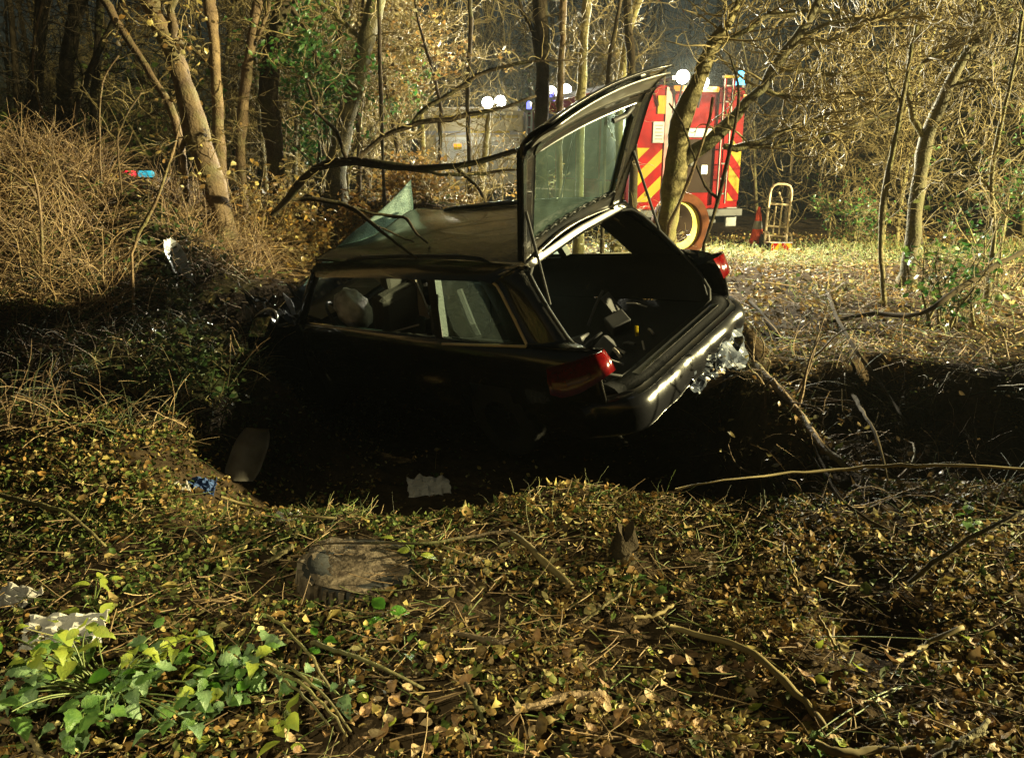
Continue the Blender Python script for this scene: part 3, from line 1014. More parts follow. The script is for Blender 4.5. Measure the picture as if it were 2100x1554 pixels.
# the wood beyond: trunks, twigs and evergreen mass that read as one
n = 120
x = rng.uniform(-30, 30, n)
y = rng.uniform(28, 44, n)
P = grow(np.stack([x, y, H(x, y) - .1], -1), nrm(np.stack([rng.normal(0, .06, n), np.zeros(n), np.ones(n)], -1)), rng.uniform(9, 15, n), 10, .03, .03)
V1, F1 = tubes(P, np.linspace(.16, .04, 10)[None] * rng.uniform(.5, 1.3, n)[:, None], 6)
V2, F2, st = twig_mass(list(P), 900, 3.2, 6000, 1.4, 5000, .8, r=.03, wig=.15, up=.02, t0=.03)
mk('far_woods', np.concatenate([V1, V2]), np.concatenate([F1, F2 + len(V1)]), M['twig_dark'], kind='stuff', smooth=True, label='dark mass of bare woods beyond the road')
# hedge bottom of evergreen leaves behind the vehicles
n = 16000
x = rng.uniform(-22, 24, n)
y = rng.uniform(25.5, 30, n)
z = H(x, y) + rng.uniform(0, 1, n) ** 1.3 * (3.2 + 1.6 * np.sin(.9 * x) + np.sin(2.3 * x + 1))
fwd, up = rand_frames(n, .1)
V, F = leaf_mesh(np.stack([x, y, z], -1), fwd, up, rng.uniform(.12, .3, n), rng.uniform(.5, .8, n), rng.normal(.1, .1, n), rng.normal(0, .1, n))
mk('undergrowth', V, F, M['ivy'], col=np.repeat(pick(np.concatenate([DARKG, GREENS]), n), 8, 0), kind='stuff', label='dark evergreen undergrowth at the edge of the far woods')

# ivy and bramble heap over the crushed nose of the car
n = 3000
u = rng.uniform(0, 1, n)
px = rng.normal(330, 110, n)
y = rng.uniform(5.2, 8.6, n)
x = (px - 1050) / FPX * y * .97
z = H(x, y) + rng.uniform(0, .22, n) * np.exp(-((px - 380) / 170) ** 2)
fwd, up = rand_frames(n, .3)
V, F = leaf_mesh(np.stack([x, y, z + .02], -1), fwd, up, rng.uniform(.03, .075, n), rng.uniform(.6, .9, n), rng.normal(.1, .1, n), rng.normal(0, .1, n))
mk('ivy', V, F, M['ivy'], col=np.repeat(pick(DARKG, n), 8, 0), kind='stuff', label='dark glossy ivy heaped over the buried nose of the wreck')
# ------------------------------------------------------------------ fire engine behind the trees
def clip(poly, lo, hi):
    for ax in (0, 1):
        for sgn, lim in ((1, lo[ax]), (-1, -hi[ax])):
            out = []
            for i in range(len(poly)):
                a, b = poly[i - 1], poly[i]
                da, db = sgn * a[ax] - lim, sgn * b[ax] - lim
                if da * db < 0:
                    f = da / (da - db)
                    out.append((a[0] + f * (b[0] - a[0]), a[1] + f * (b[1] - a[1])))
                if db >= 0:
                    out.append(b)
            poly = out
            if not poly:
                return []
    return poly


def chevrons(parent, x0, x1, z0, z1, y, slope, width=.26, pitch=.52, name='chevron_stripe', m='fe_red', off=0.):
    MB().box(((x0 + x1) / 2, y, (z0 + z1) / 2), (x1 - x0, .02, z1 - z0)).build('reflective_panel', M['fe_yellow'], parent)
    b = z0 - abs(slope) * (x1 - x0) - pitch + off
    while b < z1 + abs(slope) * (x1 - x0):
        p = [(x0, b), (x1, b + slope * (x1 - x0)), (x1, b + slope * (x1 - x0) + width), (x0, b + width)]
        c = clip(p, (x0, z0), (x1, z1))
        if len(c) > 2:
            MB().prism([(q[0], y - .016, q[1]) for q in c][::-1], (0, .009, 0)).build(name, M[m], parent)
        b += pitch


FE_A = rad(17)
fe0 = W(1288, 492, 16.0)
fe = empty('fire_engine', 'red fire engine seen from behind with yellow chevrons and a ladder', 'fire engine', fe0, (0, 0, FE_A))


def fe_local(p):
    d = np.asarray(p) - fe0
    c, s = math.cos(FE_A), math.sin(FE_A)
    return np.array([c * d[0] + s * d[1], -s * d[0] + c * d[1], d[2]])


MB().box((1.25, 2.9, 1.72), (2.5, 5.8, 2.55)).build('body', M['fe_red'], fe, bevel=.05)
cabm = MB().prism([(0.05, 5.9, .5), (.05, 8.0, .5), (.05, 8.1, 1.5), (.05, 7.8, 2.8), (.05, 5.9, 2.9)], (2.4, 0, 0))
cabm.build('cab', M['fe_red'], fe, bevel=.05)
MB().box((1.25, 2.9, .40), (2.2, 5.6, .22)).build('chassis', M['fe_black'], fe)
MB().box((1.25, -.10, .52), (2.5, .22, .16)).build('rear_step', M['fe_black'], fe, bevel=.02)
# left side lockers with roller shutters
for k in range(4):
    y0 = .25 + k * 1.38
    MB().box((-.012, y0 + .63, 1.95), (.03, 1.22, 1.55)).build('roller_shutter', M['fe_grey'], fe, bevel=.01)
    MB().box((-.012, y0 + .63, .92), (.03, 1.22, .42)).build('side_stripe', M['fe_yellow' if k % 2 == 0 else 'fe_red'], fe)
for yy in (1.3, 6.9):
    for xx in (.22, 2.28):
        Mx = np.array([[0, 0, 1], [0, 1, 0], [-1, 0, 0]])
        wv = MB().lathe([(.12, -.16), (.36, -.16), (.46, -.13), (.5, -.06), (.5, .06), (.46, .13), (.36, .16), (.12, .16)], 24, (xx, yy, .50), Mx)
        wh = wv.build('wheel', M['rubber'], fe, smooth=True)
        MB().lathe([(0.02, -.165), (.30, -.165), (.33, -.12)], 20, (xx, yy, .50), Mx).build('rim', M['alu'], wh)
# rear face
MB().box((.77, -.012, 1.75), (.15, .03, 2.4)).build('corner_post', M['fe_dark'], fe)
MB().box((1.36, -.014, 2.53), (.98, .03, .66)).build('upper_door', M['fe_red'], fe, bevel=.008)
MB().box((1.36, -.018, 2.93), (1.0, .04, .10)).build('amber_strip', M['amber'], fe)
for xx in (.86, 1.86):
    MB().box((xx, -.03, 2.55), (.025, .03, .72)).build('door_edge', M['fe_white'], fe)
MB().box((1.40, -.02, 2.10), (.75, .05, .18)).build('locker_rail', M['fe_white'], fe, bevel=.01)
MB().box((1.36, -.012, 1.45), (.96, .03, 1.05)).build('pump_bay', M['rust_dark'], fe)
for k in range(3):
    MB().box((1.1 + .26 * k, -.04, 1.70 - .16 * k), (.16, .05, .2)).build('pump_fitting', M['alu' if k != 1 else 'fe_black'], fe, bevel=.02)
MB().box((.60, -.014, 2.62), (.17, .03, .34)).build('reflector_square', M['fe_yellow'], fe)
MB().box((.56, -.014, 2.10), (.24, .03, .40)).build('notice_plate', M['fe_white'], fe)
for k in range(5):
    MB().box((.56, -.032, 1.97 + .065 * k), (.17 - .03 * (k % 2), .006, .018)).build('notice_line', M['fe_black'], fe)
chevrons(fe, .06, .66, .75, 1.80, -.013, .9)
chevrons(fe, 2.18, 2.48, .75, 2.0, -.013, -1.1, width=.24, pitch=.55)
MB().box((2.33, -.012, 2.45), (.30, .03, .85)).build('corner_panel', M['fe_red'], fe)
for sx in (.12, 2.32):
    MB().box((sx, -.05, .42), (.26, .07, .40)).build('tail_lamp_panel', M['fe_white'], fe, bevel=.02)
    MB().box((sx, -.09, .52), (.10, .02, .14)).build('tail_lamp', M['red_on'], fe)
# ladder standing on the back
for rx in (1.93, 2.12):
    MB().box((rx, -.12, 1.95), (.035, .06, 2.5)).build('ladder_rail', M['fe_red'], fe)
    MB().box((rx - .028, -.155, 1.95), (.014, .014, 2.5)).build('ladder_edge', M['fe_white'], fe)
for k in range(8):
    MB().tube([(1.94, -.12, .9 + .3 * k), (2.11, -.12, .9 + .3 * k)], .016, 6).build('ladder_rung', M['alu'], fe)
MB().box((2.02, -.16, 3.16), (.34, .10, .05)).build('ladder_bracket', M['fe_yellow'], fe)
# ladders and rail on the roof
for xx in (.35, .95):
    MB().tube([(xx, .2, 3.15), (xx, 5.5, 3.15)], .035, 6).build('roof_ladder_rail', M['alu'], fe)
for k in range(14):
    MB().tube([(.35, .5 + .37 * k, 3.15), (.95, .5 + .37 * k, 3.15)], .02, 5).build('roof_ladder_rung', M['alu'], fe)
MB().box((.03, 2.9, 3.05), (.05, 5.6, .09)).build('roof_edge_rail', M['alu'], fe)
for xx, mm in ((2.44, 'blue_on'),):
    bc = MB().lathe([(.10, 0), (.10, .06), (.085, .08), (.085, .26), (.05, .31), (0.005, .32)], 14, (xx, .15, 3.0)).build('beacon', M[mm], fe, smooth=True)
    MB().lathe([(.12, 0), (.12, .05), (.09, .06)], 14, (xx, .15, 2.985)).build('beacon_base', M['fe_black'], bc)
MB().box((2.46, -.03, 2.70), (.07, .04, .30)).build('amber_lamp', M['amber'], fe)
MB().lathe([(.07, 0), (.07, .16), (.04, .2), (.005, .21)], 10, (.12, 5.0, 3.02)).build('beacon', M['violet_on'], fe, smooth=True)


def floods(parent, local, pts, energy, aim, mname='lamp_on', rpx=12, cone=150, off=.22):
    for k, (px, py, d) in enumerate(pts):
        wpt = W(px, py, d)
        lp = local(wpt)
        r = rpx * d / FPX
        tgt = local(np.array([wpt[0] * .4, 2.0, 0.5]))
        dirv = nrm((tgt - lp))
        q = Vector(dirv).to_track_quat('Z', 'Y').to_matrix()
        Mx = np.array(q)
        h = MB().lathe([(.01, -.16), (r * .7, -.14), (r * 1.08, -.02), (r * 1.12, .01), (r * 1.0, .012)], 16, lp, Mx).build('flood_lamp', M['fe_black'], parent, smooth=True)
        MB().lathe([(.004, .035), (r * .5, .03), (r * .9, .015), (r * 1.0, .0)], 16, lp, Mx).build('lamp_glass', M[mname], h, smooth=True)
        MB().tube([lp - np.array([0, 0, r]), lp - np.array([0, -.1, .45])], .022, 6).build('lamp_bracket', M['fe_black'], parent)
    c = np.mean([W(*p) for p in pts], 0)
    lamp('scene_flood', 'SPOT', tuple(c + nrm(np.array([-c[0] * .5, -c[1], -1.2])) * off), energy, (1.0, .95, .72), aim=(c[0] * .35, 2.0, -.2), size=.12, spot=cone, blend=.4)


floods(fe, fe_local, [(1400, 158, 15.8), (1440, 170, 15.9)], 5600, None, rpx=13)
floods(fe, fe_local, [(1130, 189, 22.0), (1160, 185, 22.0)], 1800, None, rpx=11, cone=88, off=.4)

# second vehicle further left: grey roller shutter
tr0 = W(868, 400, 20.6)
tr0[2] = float(H(tr0[0], tr0[1])) - .1
TR_A = rad(-4)
tr = empty('rescue_truck', 'grey and yellow rescue truck with roller shutter beyond the beech bushes', 'truck', tr0, (0, 0, TR_A))


def tr_local(p):
    d = np.asarray(p) - tr0
    c, s = math.cos(TR_A), math.sin(TR_A)
    return np.array([c * d[0] + s * d[1], -s * d[0] + c * d[1], d[2]])


MB().box((1.3, 2.6, 1.30), (2.6, 5.2, 1.9)).build('body', M['fe_brown'], tr, bevel=.04)
MB().box((.12, -.013, 1.2), (.2, .03, 1.5)).build('side_post', M['fe_brown'], tr)
for k in range(11):
    MB().box((1.05, -.022 + .006 * (k % 2), .52 + .105 * k), (1.35, .03, .10)).build('shutter_slat', M['truck_grey'], tr)
for k in range(11):
    MB().box((2.15, -.022 + .006 * (k % 2), .52 + .105 * k), (.72, .03, .10)).build('shutter_slat', M['truck_grey'], tr)
MB().box((1.3, -.02, 1.72), (2.5, .04, .09)).build('shutter_head', M['fe_white'], tr)
MB().box((1.1, -.02, 2.10), (1.5, .05, .07)).build('yellow_band', M['fe_yellow'], tr)
MB().box((2.1, -.02, 2.10), (.7, .05, .07)).build('yellow_band', M['fe_yellow'], tr)
MB().box((1.75, -.03, 1.74), (1.0, .03, .06)).build('yellow_band', M['fe_yellow'], tr)
MB().box((.93, -.05, 1.42), (.20, .012, .07)).build('warning_label', M['amber'], tr)  # label given the glowing amber material, though it is no lamp
MB().box((.93, -.05, 1.35), (.20, .012, .06)).build('warning_label', M['fe_yellow'], tr)
for rx in (2.68, 2.80):
    MB().box((rx, -.06, 1.25), (.045, .05, 1.95)).build('ladder_rail', M['fe_white'], tr)
for k in range(7):
    MB().tube([(2.68, -.06, .45 + .28 * k), (2.80, -.06, .45 + .28 * k)], .018, 6).build('ladder_rung', M['fe_white'], tr)
MB().box((1.3, 2.6, 2.30), (2.3, 5.0, .09)).build('roof_rack', M['alu'], tr)
MB().box((1.1, -.06, .22), (.42, .12, .40)).build('number_box', M['fe_white'], tr, bevel=.02)
for xx in (.3, 2.3):
    for yy in (.9, 4.2):
        Mx = np.array([[0, 0, 1], [0, 1, 0], [-1, 0, 0]])
        MB().lathe([(.05, -.13), (.3, -.13), (.42, -.08), (.42, .08), (.3, .13), (.05, .13)], 18, (xx, yy, .40), Mx).build('wheel', M['rubber'], tr, smooth=True)
MB().lathe([(.06, 0), (.06, .14), (.03, .18), (.004, .185)], 10, (2.72, .2, 2.3)).build('beacon', M['violet_on'], tr, smooth=True)
floods(tr, tr_local, [(1000, 211, 20.3), (1026, 208, 20.3)], 5500, None, rpx=11, cone=76)
floods(tr, tr_local, [(897, 233, 20.8), (920, 235, 20.8)], 1500, None, 'lamp_on', 8, cone=80)
lamp('shutter_fill_lamp', 'POINT', tuple(W(945, 262, 19.7)), 20, (1.0, .96, .8), size=.06)  # fill light without a fitting, added to brighten the truck's shutter face

# far patrol car with a red and a blue lamp
pc0 = W(319, 356, 13.5)
pcz = float(H(pc0[0], pc0[1]))
pc = empty('patrol_car', 'distant dark car with one red and one cyan roof light left of the tan trunk', 'car', (pc0[0], pc0[1], pcz), (0, 0, rad(70)))
top = pc0[2] - pcz
k = max(top, .9) / 1.45
body = MB().prism([(-2.1, -.8, .3), (2.1, -.8, .3), (2.15, -.8, .7), (1.2, -.8, .85), (-2.1, -.8, .9)], (0, 1.6, 0)).build('body', M['paint'], pc, bevel=.06)
MB().prism([(-1.9, -.7, .905), (1.15, -.7, .86), (.5, -.65, 1.36), (-1.4, -.65, 1.36)], (0, 1.4, 0)).build('cabin', M['glass'], pc, bevel=.05)
MB().box((-.4, 0, 1.39), (.3, 1.1, .05)).build('light_bar', M['fe_black'], pc)
MB().box((-.4, .19, 1.47), (.12, .26, .10)).build('red_light', M['red_on'], pc, bevel=.03)
MB().box((-.4, -.19, 1.47), (.12, .26, .10)).build('cyan_light', M['cyan_on'], pc, bevel=.03)
for xx in (-1.3, 1.35):
    for yy in (-.72, .72):
        Mx = np.array([[1, 0, 0], [0, 0, 1], [0, -1, 0]])
        MB().lathe([(.03, -.1), (.24, -.1), (.31, -.07), (.31, .07), (.24, .1), (.03, .1)], 18, (xx, yy, .31), Mx).build('wheel', M['rubber'], pc, smooth=True)
for ch in pc.children:
    pass
pc.location.z = pc0[2] - 1.47

# reel, cone, sack truck, board on the verge
g = W(1394, 486, 12.6)
g[2] = float(H(g[0], g[1]))
reel = empty('hose_reel', 'brown rimmed round reel with bright yellow face leaning beside the forked tree', 'reel', g, (0, 0, rad(28)))
rr_, rc = .50, np.array([0, 0, .56])
Mx = np.array([[1, 0, 0], [0, 0, 1], [0, -1, 0]]) @ np.array(Euler((rad(-6), 0, 0)).to_matrix())
MB().lathe([(rr_ - .13, -.10), (rr_, -.12), (rr_ + .02, -.06), (rr_ + .02, .06), (rr_, .12), (rr_ - .13, .10), (rr_ - .13, -.10)], 40, rc, Mx).build('rim', M['rust'], reel, smooth=True)
MB().lathe([(.16, -.02), (rr_ - .125, -.035), (rr_ - .125, .035), (.16, .02), (.16, -.02)], 36, rc, Mx).build('face', M['reel_yellow'], reel)
MB().lathe([(.01, -.16), (.12, -.15), (.155, -.05), (.155, .05), (.12, .15), (.01, .16)], 20, rc, Mx).build('hub', M['fe_black'], reel, smooth=True)
MB().lathe([(.01, -.05), (.29, -.05), (.31, -.02), (.31, .02), (.29, .05), (.01, .05)], 28, rc + np.array([-.23, -.17, .06]), Mx).build('hose_guide', M['rust_dark'], reel)

cn0 = G(1550, 482)
cn0 = W(1552, 486, 15.6)
cn0[2] = float(H(cn0[0], cn0[1]))
cone = empty('traffic_cone', 'orange traffic cone with a white band beside the sack truck', 'cone', cn0)
MB().box((0, 0, .025), (.36, .36, .05)).build('base', M['cone'], cone, bevel=.01)
MB().lathe([(.13, .05), (.095, .28)], 18, (0, 0, 0)).build('body', M['cone'], cone, smooth=True)
MB().lathe([(.096, .28), (.07, .44)], 18, (0, 0, 0)).build('white_band', M['fe_white'], cone, smooth=True)
MB().lathe([(.069, .44), (.028, .70), (.02, .71), (.004, .71)], 18, (0, 0, 0)).build('tip', M['cone'], cone, smooth=True)

st0 = W(1590, 486, 15.2)
st0[2] = float(H(st0[0], st0[1]))
sack = empty('sack_truck', 'cream tubular sack truck standing upright on the grass verge', 'sack truck', st0, (rad(-6), rad(3), rad(-8)))
loop = [(-.20, 0, .1), (-.20, 0, 1.0), (-.19, 0, 1.10), (-.15, 0, 1.17), (-.08, 0, 1.20), (.08, 0, 1.20), (.15, 0, 1.17), (.19, 0, 1.10), (.20, 0, 1.0), (.20, 0, .1)]
MB().tube(loop, .024, 8).build('frame', M['cream'], sack, smooth=True)
for zz in (.22, .40, .82):
    MB().tube([(-.2, 0, zz), (.2, 0, zz)], .02, 6).build('cross_bar', M['cream'], sack)
for xx in (-.06, .05):
    MB().tube([(xx, .005, .25), (xx, .005, .80)], .014, 6).build('upright_bar', M['cream'], sack)
MB().tube([(-.04, 0, 1.05), (.05, -.03, .86)], .014, 6).build('strap_bar', M['cream'], sack)
MB().box((.02, -.16, .09), (.44, .30, .02)).build('toe_plate', M['cream'], sack)
for xx in (-.16, .16, .26):
    MB().tube([(xx - .02, .02, .30), (xx, -.14, .26), (xx + .02, -.22, .10)], .016, 6).build('stay', M['cream'], sack)
for xx in (-.24, .24):
    Mx = np.array([[0, 0, 1], [0, 1, 0], [-1, 0, 0]])
    MB().lathe([(.02, -.03), (.09, -.035), (.12, -.02), (.12, .02), (.09, .035), (.02, .03)], 16, (xx, .10, .12), Mx).build('wheel', M['rubber'], sack, smooth=True)

bd0 = W(1603, 502, 14.4)
bd0[2] = float(H(bd0[0], bd0[1]))
bd = empty('warning_board', 'low yellow warning board with red chevrons in front of the sack truck', 'sign', bd0, (0, 0, rad(4)))
MB().box((0, .03, .02), (.42, .2, .03)).build('foot', M['fe_black'], bd)
MB().box((0, .02, .03), (.04, .04, .06)).build('post', M['fe_black'], bd)
brd = empty('x', '', '')
bpy.data.objects.remove(brd)
chevrons(bd, -.19, 0, .05, .23, 0, 1.3, width=.12, pitch=.26)
chevrons(bd, 0.002, .19, .05, .23, 0, -1.3, width=.12, pitch=.26, off=.12)
MB().box((0, -.004, .235), (.40, .03, .014)).build('top_edge', M['fe_white'], bd)

# ------------------------------------------------------------------ the wrecked car
CAR_T = (1.2998, 5.3121, -.1913)
CAR_R = (-.31435, .08463, 2.36771)
car = empty('wrecked_car', 'black estate car lying nose down in the ditch with raised tailgate', 'car', CAR_T, CAR_R)
CR = np.array(Euler(CAR_R, 'XYZ').to_matrix())


def crm(Q, amp, sc, seed=0):
    """crumple a patch"""
    Q = np.asarray(Q, float).copy()
    x, y, z = Q[..., 0] * sc, Q[..., 1] * sc, Q[..., 2] * sc
    d = np.sin(x + 1.7 * y + seed) * np.sin(1.9 * y - 1.3 * z + 2 * seed) + .6 * np.sin(2.3 * x - 1.1 * z + seed * 3) * np.sin(2.9 * y + seed) + .4 * np.abs(np.sin(3.7 * x + 2.9 * y + seed))
    Q[..., 2] += amp * d
    Q[..., 1] += amp * .6 * np.sin(2.1 * x + 1.3 * z + seed)
    return Q


def mesh_grid(rows, n):
    """rows: list of key rows (each list of points); resample each row to n points"""
    out = []
    for r in rows:
        r = np.asarray(r, float)
        s = np.r_[0, np.cumsum(np.linalg.norm(np.diff(r, axis=0), axis=1))]
        t = np.linspace(0, s[-1], n)
        out.append(np.stack([np.interp(t, s, r[:, i]) for i in range(3)], -1))
    return np.array(out)


def side(sgn):
    xs = np.r_[np.linspace(0.02, .4, 9), np.linspace(.47, 4.35, 56)]
    prof = [(.74, .20), (.80, .26), (.845, .38), (.868, .52), (.872, .64), (.868, .76), (.852, .86), (.815, .935), (.785, .955)]
    Q = []
    for x in xs:
        sh = -.075 * max(0, (.36 - x) / .36) ** 2
        cr = max(0, (x - 3.1) / 1.2)
        row = []
        for y, z in prof:
            yy = y + sh - .16 * cr ** 2 + (.05 * math.sin(9 * x + 4 * z) * cr)
            zz = z - .10 * cr ** 1.5 * (z / .95) + .04 * cr * math.sin(7 * x + 3)
            if x < .35:
                zz = z if z < .95 else z
            row.append((x, sgn * yy, zz))
        Q.append(row)
    Q = np.array(Q)
    b = MB()
    A, B = Q.shape[:2]
    idx = np.arange(A * B).reshape(A, B)
    F = []
    for i in range(A - 1):
        for j in range(B - 1):
            c = Q[i:i + 2, j:j + 2].mean((0, 1))
            if math.hypot(c[0] - 1.05, c[2] - .30) < .36 or math.hypot(c[0] - 3.62, c[2] - .30) < .36:
                continue
            q = (idx[i, j], idx[i + 1, j], idx[i + 1, j + 1], idx[i, j + 1])
            F.append(q if sgn < 0 else q[::-1])
    b.add(Q.reshape(-1, 3), F)
    return b


for s in (1, -1):
    o = side(s).build('side_panel', M['paint'], car, smooth=True)
    m = o.modifiers.new('thick', 'SOLIDIFY')
    m.thickness = .012
    m.offset = -1
# side window geometry, near side s=1
WR = [(.588, .796, .957), (.675, .749, 1.10), (.798, .692, 1.285), (.84, .674, 1.335), (.90, .664, 1.362), (.98, .660, 1.372)]   # rear edge, bottom to top
OP = [(.20, .735, .90), (.305, .725, 1.0), (.43, .70, 1.18), (.52, .665, 1.31), (.585, .635, 1.385), (.64, .60, 1.43)]            # opening edge


def mir(P, s):
    P = np.asarray(P, float).copy()
    P[..., 1] *= s
    return P


for s in (1, -1):
    a = mesh_grid([WR, OP], 12)
    mid = a.mean(0) + np.array([0, .022 * 1, .006])
    Q = np.stack([a[0], .65 * a[0] + .35 * a[1] + np.array([0, .016, .004]), .3 * a[0] + .7 * a[1] + np.array([0, .018, .004]), a[1], a[1] + np.array([.03, -.03, -.01])])
    MB().grid(mir(Q, s), .03 * s).build('rear_pillar', M['paint'], car, smooth=True)
    # lower rear corner between window corner, lamp and opening
    Q = mesh_grid([[(.60, .80, .955), (.40, .80, .955), (.20, .785, .955), (.08, .77, .95), (.03, .755, .94)],
                   [(.588, .796, .957), (.45, .775, .97), (.30, .735, .99), (.22, .735, .93), (.17, .73, .88)]], 8)
    MB().grid(mir(Q, s), .02 * s).build('pillar_foot', M['paint'], car, smooth=True)
    # cant rail
    rows = [[(.64, .60, 1.435), (.98, .62, 1.468), (1.6, .618, 1.486), (2.4, .612, 1.478), (3.12, .60, 1.43)],
            [(.76, .655, 1.40), (.98, .672, 1.425), (1.6, .672, 1.44), (2.4, .668, 1.432), (3.16, .655, 1.395)],
            [(.86, .668, 1.348), (.98, .661, 1.372), (1.6, .664, 1.372), (2.4, .658, 1.372), (3.18, .645, 1.36)]]
    MB().grid(mir(mesh_grid(rows, 20), s), .03 * s).build('cant_rail', M['paint'], car, smooth=True)
    # front pillar
    MB().tube([mir(p, s) for p in ((3.12, .645, 1.40), (3.25, .69, 1.25), (3.38, .76, 1.06), (3.52, .80, .92))], .042, 8).build('front_pillar', M['paint'], car, smooth=True)
    # belt moulding
    MB().grid(mir(mesh_grid([[(.60, .812, .93), (1.46, .825, .90), (3.4, .83, .88)], [(.588, .797, .955), (1.45, .812, .925), (3.4, .80, .92)], [(.60, .74, .95), (1.45, .75, .92), (3.4, .74, .91)]], 24), s), .0).build('belt_line', M['trim_dark'], car, smooth=True)
    # centre pillar (stub of it left on the near side)
    MB().prism(mir([(1.455, .812, .91), (1.53, .815, .91), (1.585, .668, 1.37), (1.49, .668, 1.37)], s), (0, -.06 * s, -.01)).build('centre_pillar', M['trim_dark'], car)
    # rear side glass
    if s > 0:
        gl = mesh_grid([[(.60, .79, .962), (1.45, .805, .93)], [(.70, .742, 1.10), (1.47, .745, 1.13)], [(.82, .69, 1.29), (1.485, .69, 1.30)], [(.93, .664, 1.36), (1.49, .662, 1.368)]], 8)
        MB().grid(gl).build('side_window', M['glass_craze'], car)
    else:
        gl = mesh_grid([[(.60, -.785, .962), (1.45, -.80, .94)], [(.82, -.685, 1.29), (1.485, -.685, 1.30)], [(.93, -.659, 1.36), (1.49, -.657, 1.368)]], 8)
        MB().grid(gl).build('side_window', M['glass'], car)
        gl = mesh_grid([[(1.54, -.80, .93), (2.4, -.80, .92), (3.36, -.76, 1.02)], [(1.56, -.735, 1.15), (2.4, -.735, 1.15), (3.27, -.70, 1.18)], [(1.58, -.663, 1.365), (2.4, -.66, 1.372), (3.13, -.645, 1.38)]], 10)
        MB().grid(gl).build('door_window', M['glass_screen'], car)  # milky pane added to dim the floodlight coming through the cabin
    # chrome trim round the windows, golden lamp light put into its colour
    MB().tube([mir(p, s) for p in ((1.45, .826, .915), (1.0, .818, .938), (.60, .806, .957), (.588, .802, .966), (.675, .757, 1.10), (.798, .699, 1.288), (.836, .682, 1.335), (.89, .672, 1.362), (.98, .669, 1.377),
                                   (1.6, .672, 1.379), (2.0, .668, 1.381), (2.5, .664, 1.383), (2.62, .664, 1.395), (3.0, .655, 1.41), (3.14, .65, 1.413))], .0105, 6).build('window_trim', M['chrome'], car, smooth=True)
# roof skin, dented and dirty
xs = np.linspace(.62, 3.12, 46)
ys = np.linspace(-.61, .61, 28)
Q = np.array([[(x, y, 1.485 - .055 * (abs(y) / .61) ** 2.2 + .026 * (1 - ((x - 1.8) / 1.3) ** 2) - .0 + .010 * math.sin(6 * y + 2 * x) * math.sin(2.3 * x)
               - .05 * sm((x - 2.5) / .6) * math.cos(5 * y)) for y in ys] for x in xs])
MB().grid(Q, -.02).build('roof', M['roof'], car, smooth=True)
for s in (1, -1):
    y = s * .585
    rl = MB().tube([(.95, y, 1.455), (1.02, y, 1.485), (1.2, y, 1.50), (1.9, y, 1.51), (2.5, y, 1.495), (2.65, y, 1.48), (2.72, y, 1.45)], [.012, .015, .017, .017, .017, .015, .012], 8).build('roof_rail', M['trim_dark'], car, smooth=True)
    MB().tube([(1.25, y - .012 * s, 1.515), (2.45, y - .012 * s, 1.510)], .006, 5).build('rail_strip', M['chrome_grey'], rl)
# rear opening: seal, header, sill
loop = [(.035, 0, .655), (.03, .40, .655), (.045, .57, .665), (.085, .655, .72), (.17, .70, .83), (.305, .705, 1.0), (.43, .675, 1.18), (.52, .64, 1.31), (.585, .60, 1.38), (.63, .50, 1.415), (.645, .25, 1.428)]
full = loop + [(.645, 0, 1.43)] + [(x, -y, z) for x, y, z in loop[::-1]]
MB().tube(full, .013, 6, False).build('opening_seal', M['seal'], car, smooth=True)
Q = mesh_grid([[(.62, -.60, 1.44), (.62, 0, 1.47), (.62, .60, 1.44)], [(.585, -.58, 1.425), (.585, 0, 1.455), (.585, .58, 1.425)], [(.63, -.56, 1.40), (.63, 0, 1.42), (.63, .56, 1.40)], [(.72, -.55, 1.40), (.72, 0, 1.42), (.72, .55, 1.40)]], 16)
MB().grid(Q, .01).build('roof_header', M['paint'], car, smooth=True)
sill = [(.10, .60), (.06, .648), (.02, .66), (-.03, .655), (-.075, .64), (-.10, .615)]


def swept(prof, ymax, n, wrap, yc=0.):
    rows = []
    for y in np.linspace(-ymax, ymax, n):
        k = max(0, (abs(y) - (ymax - .24)) / .24)
        rows.append([(x + wrap * k ** 2.2, y, z) for x, z in prof])
    return np.array(rows)


MB().grid(swept(sill, .70, 24, .10), -.012).build('load_sill', M['trim_dark'], car, smooth=True)
MB().grid(swept([(.01, .664), (-.02, .664), (-.05, .657)], .52, 14, .0), -.006).build('sill_strip', M['chrome_grey'], car, smooth=True)
bump = [(-.03, .60), (-.085, .605), (-.125, .575), (-.145, .53), (-.15, .47), (-.14, .40), (-.12, .36)]
Bq = swept(bump, .875, 48, .30)
for j_, y_ in enumerate(np.linspace(-.875, .875, 48)):
    cut = sm((-.02 - y_) / .12) * (.62 + .2 * math.sin(31 * y_))
    Bq[j_, 3:, 2] = Bq[j_, 3:, 2] * (1 - cut) + (.535 - .012 * np.arange(4)) * cut
    Bq[j_, :, 0] += .012 * math.sin(14 * y_) * math.sin(5 * y_ + 1)
MB().grid(Bq, -.012).build('rear_bumper', M['paint_wavy'], car, smooth=True)
MB().grid(swept([(-.095, .612), (-.118, .607), (-.135, .590)], .80, 30, .26), -.01).build('bumper_strip', M['paint_dull'], car, smooth=True)
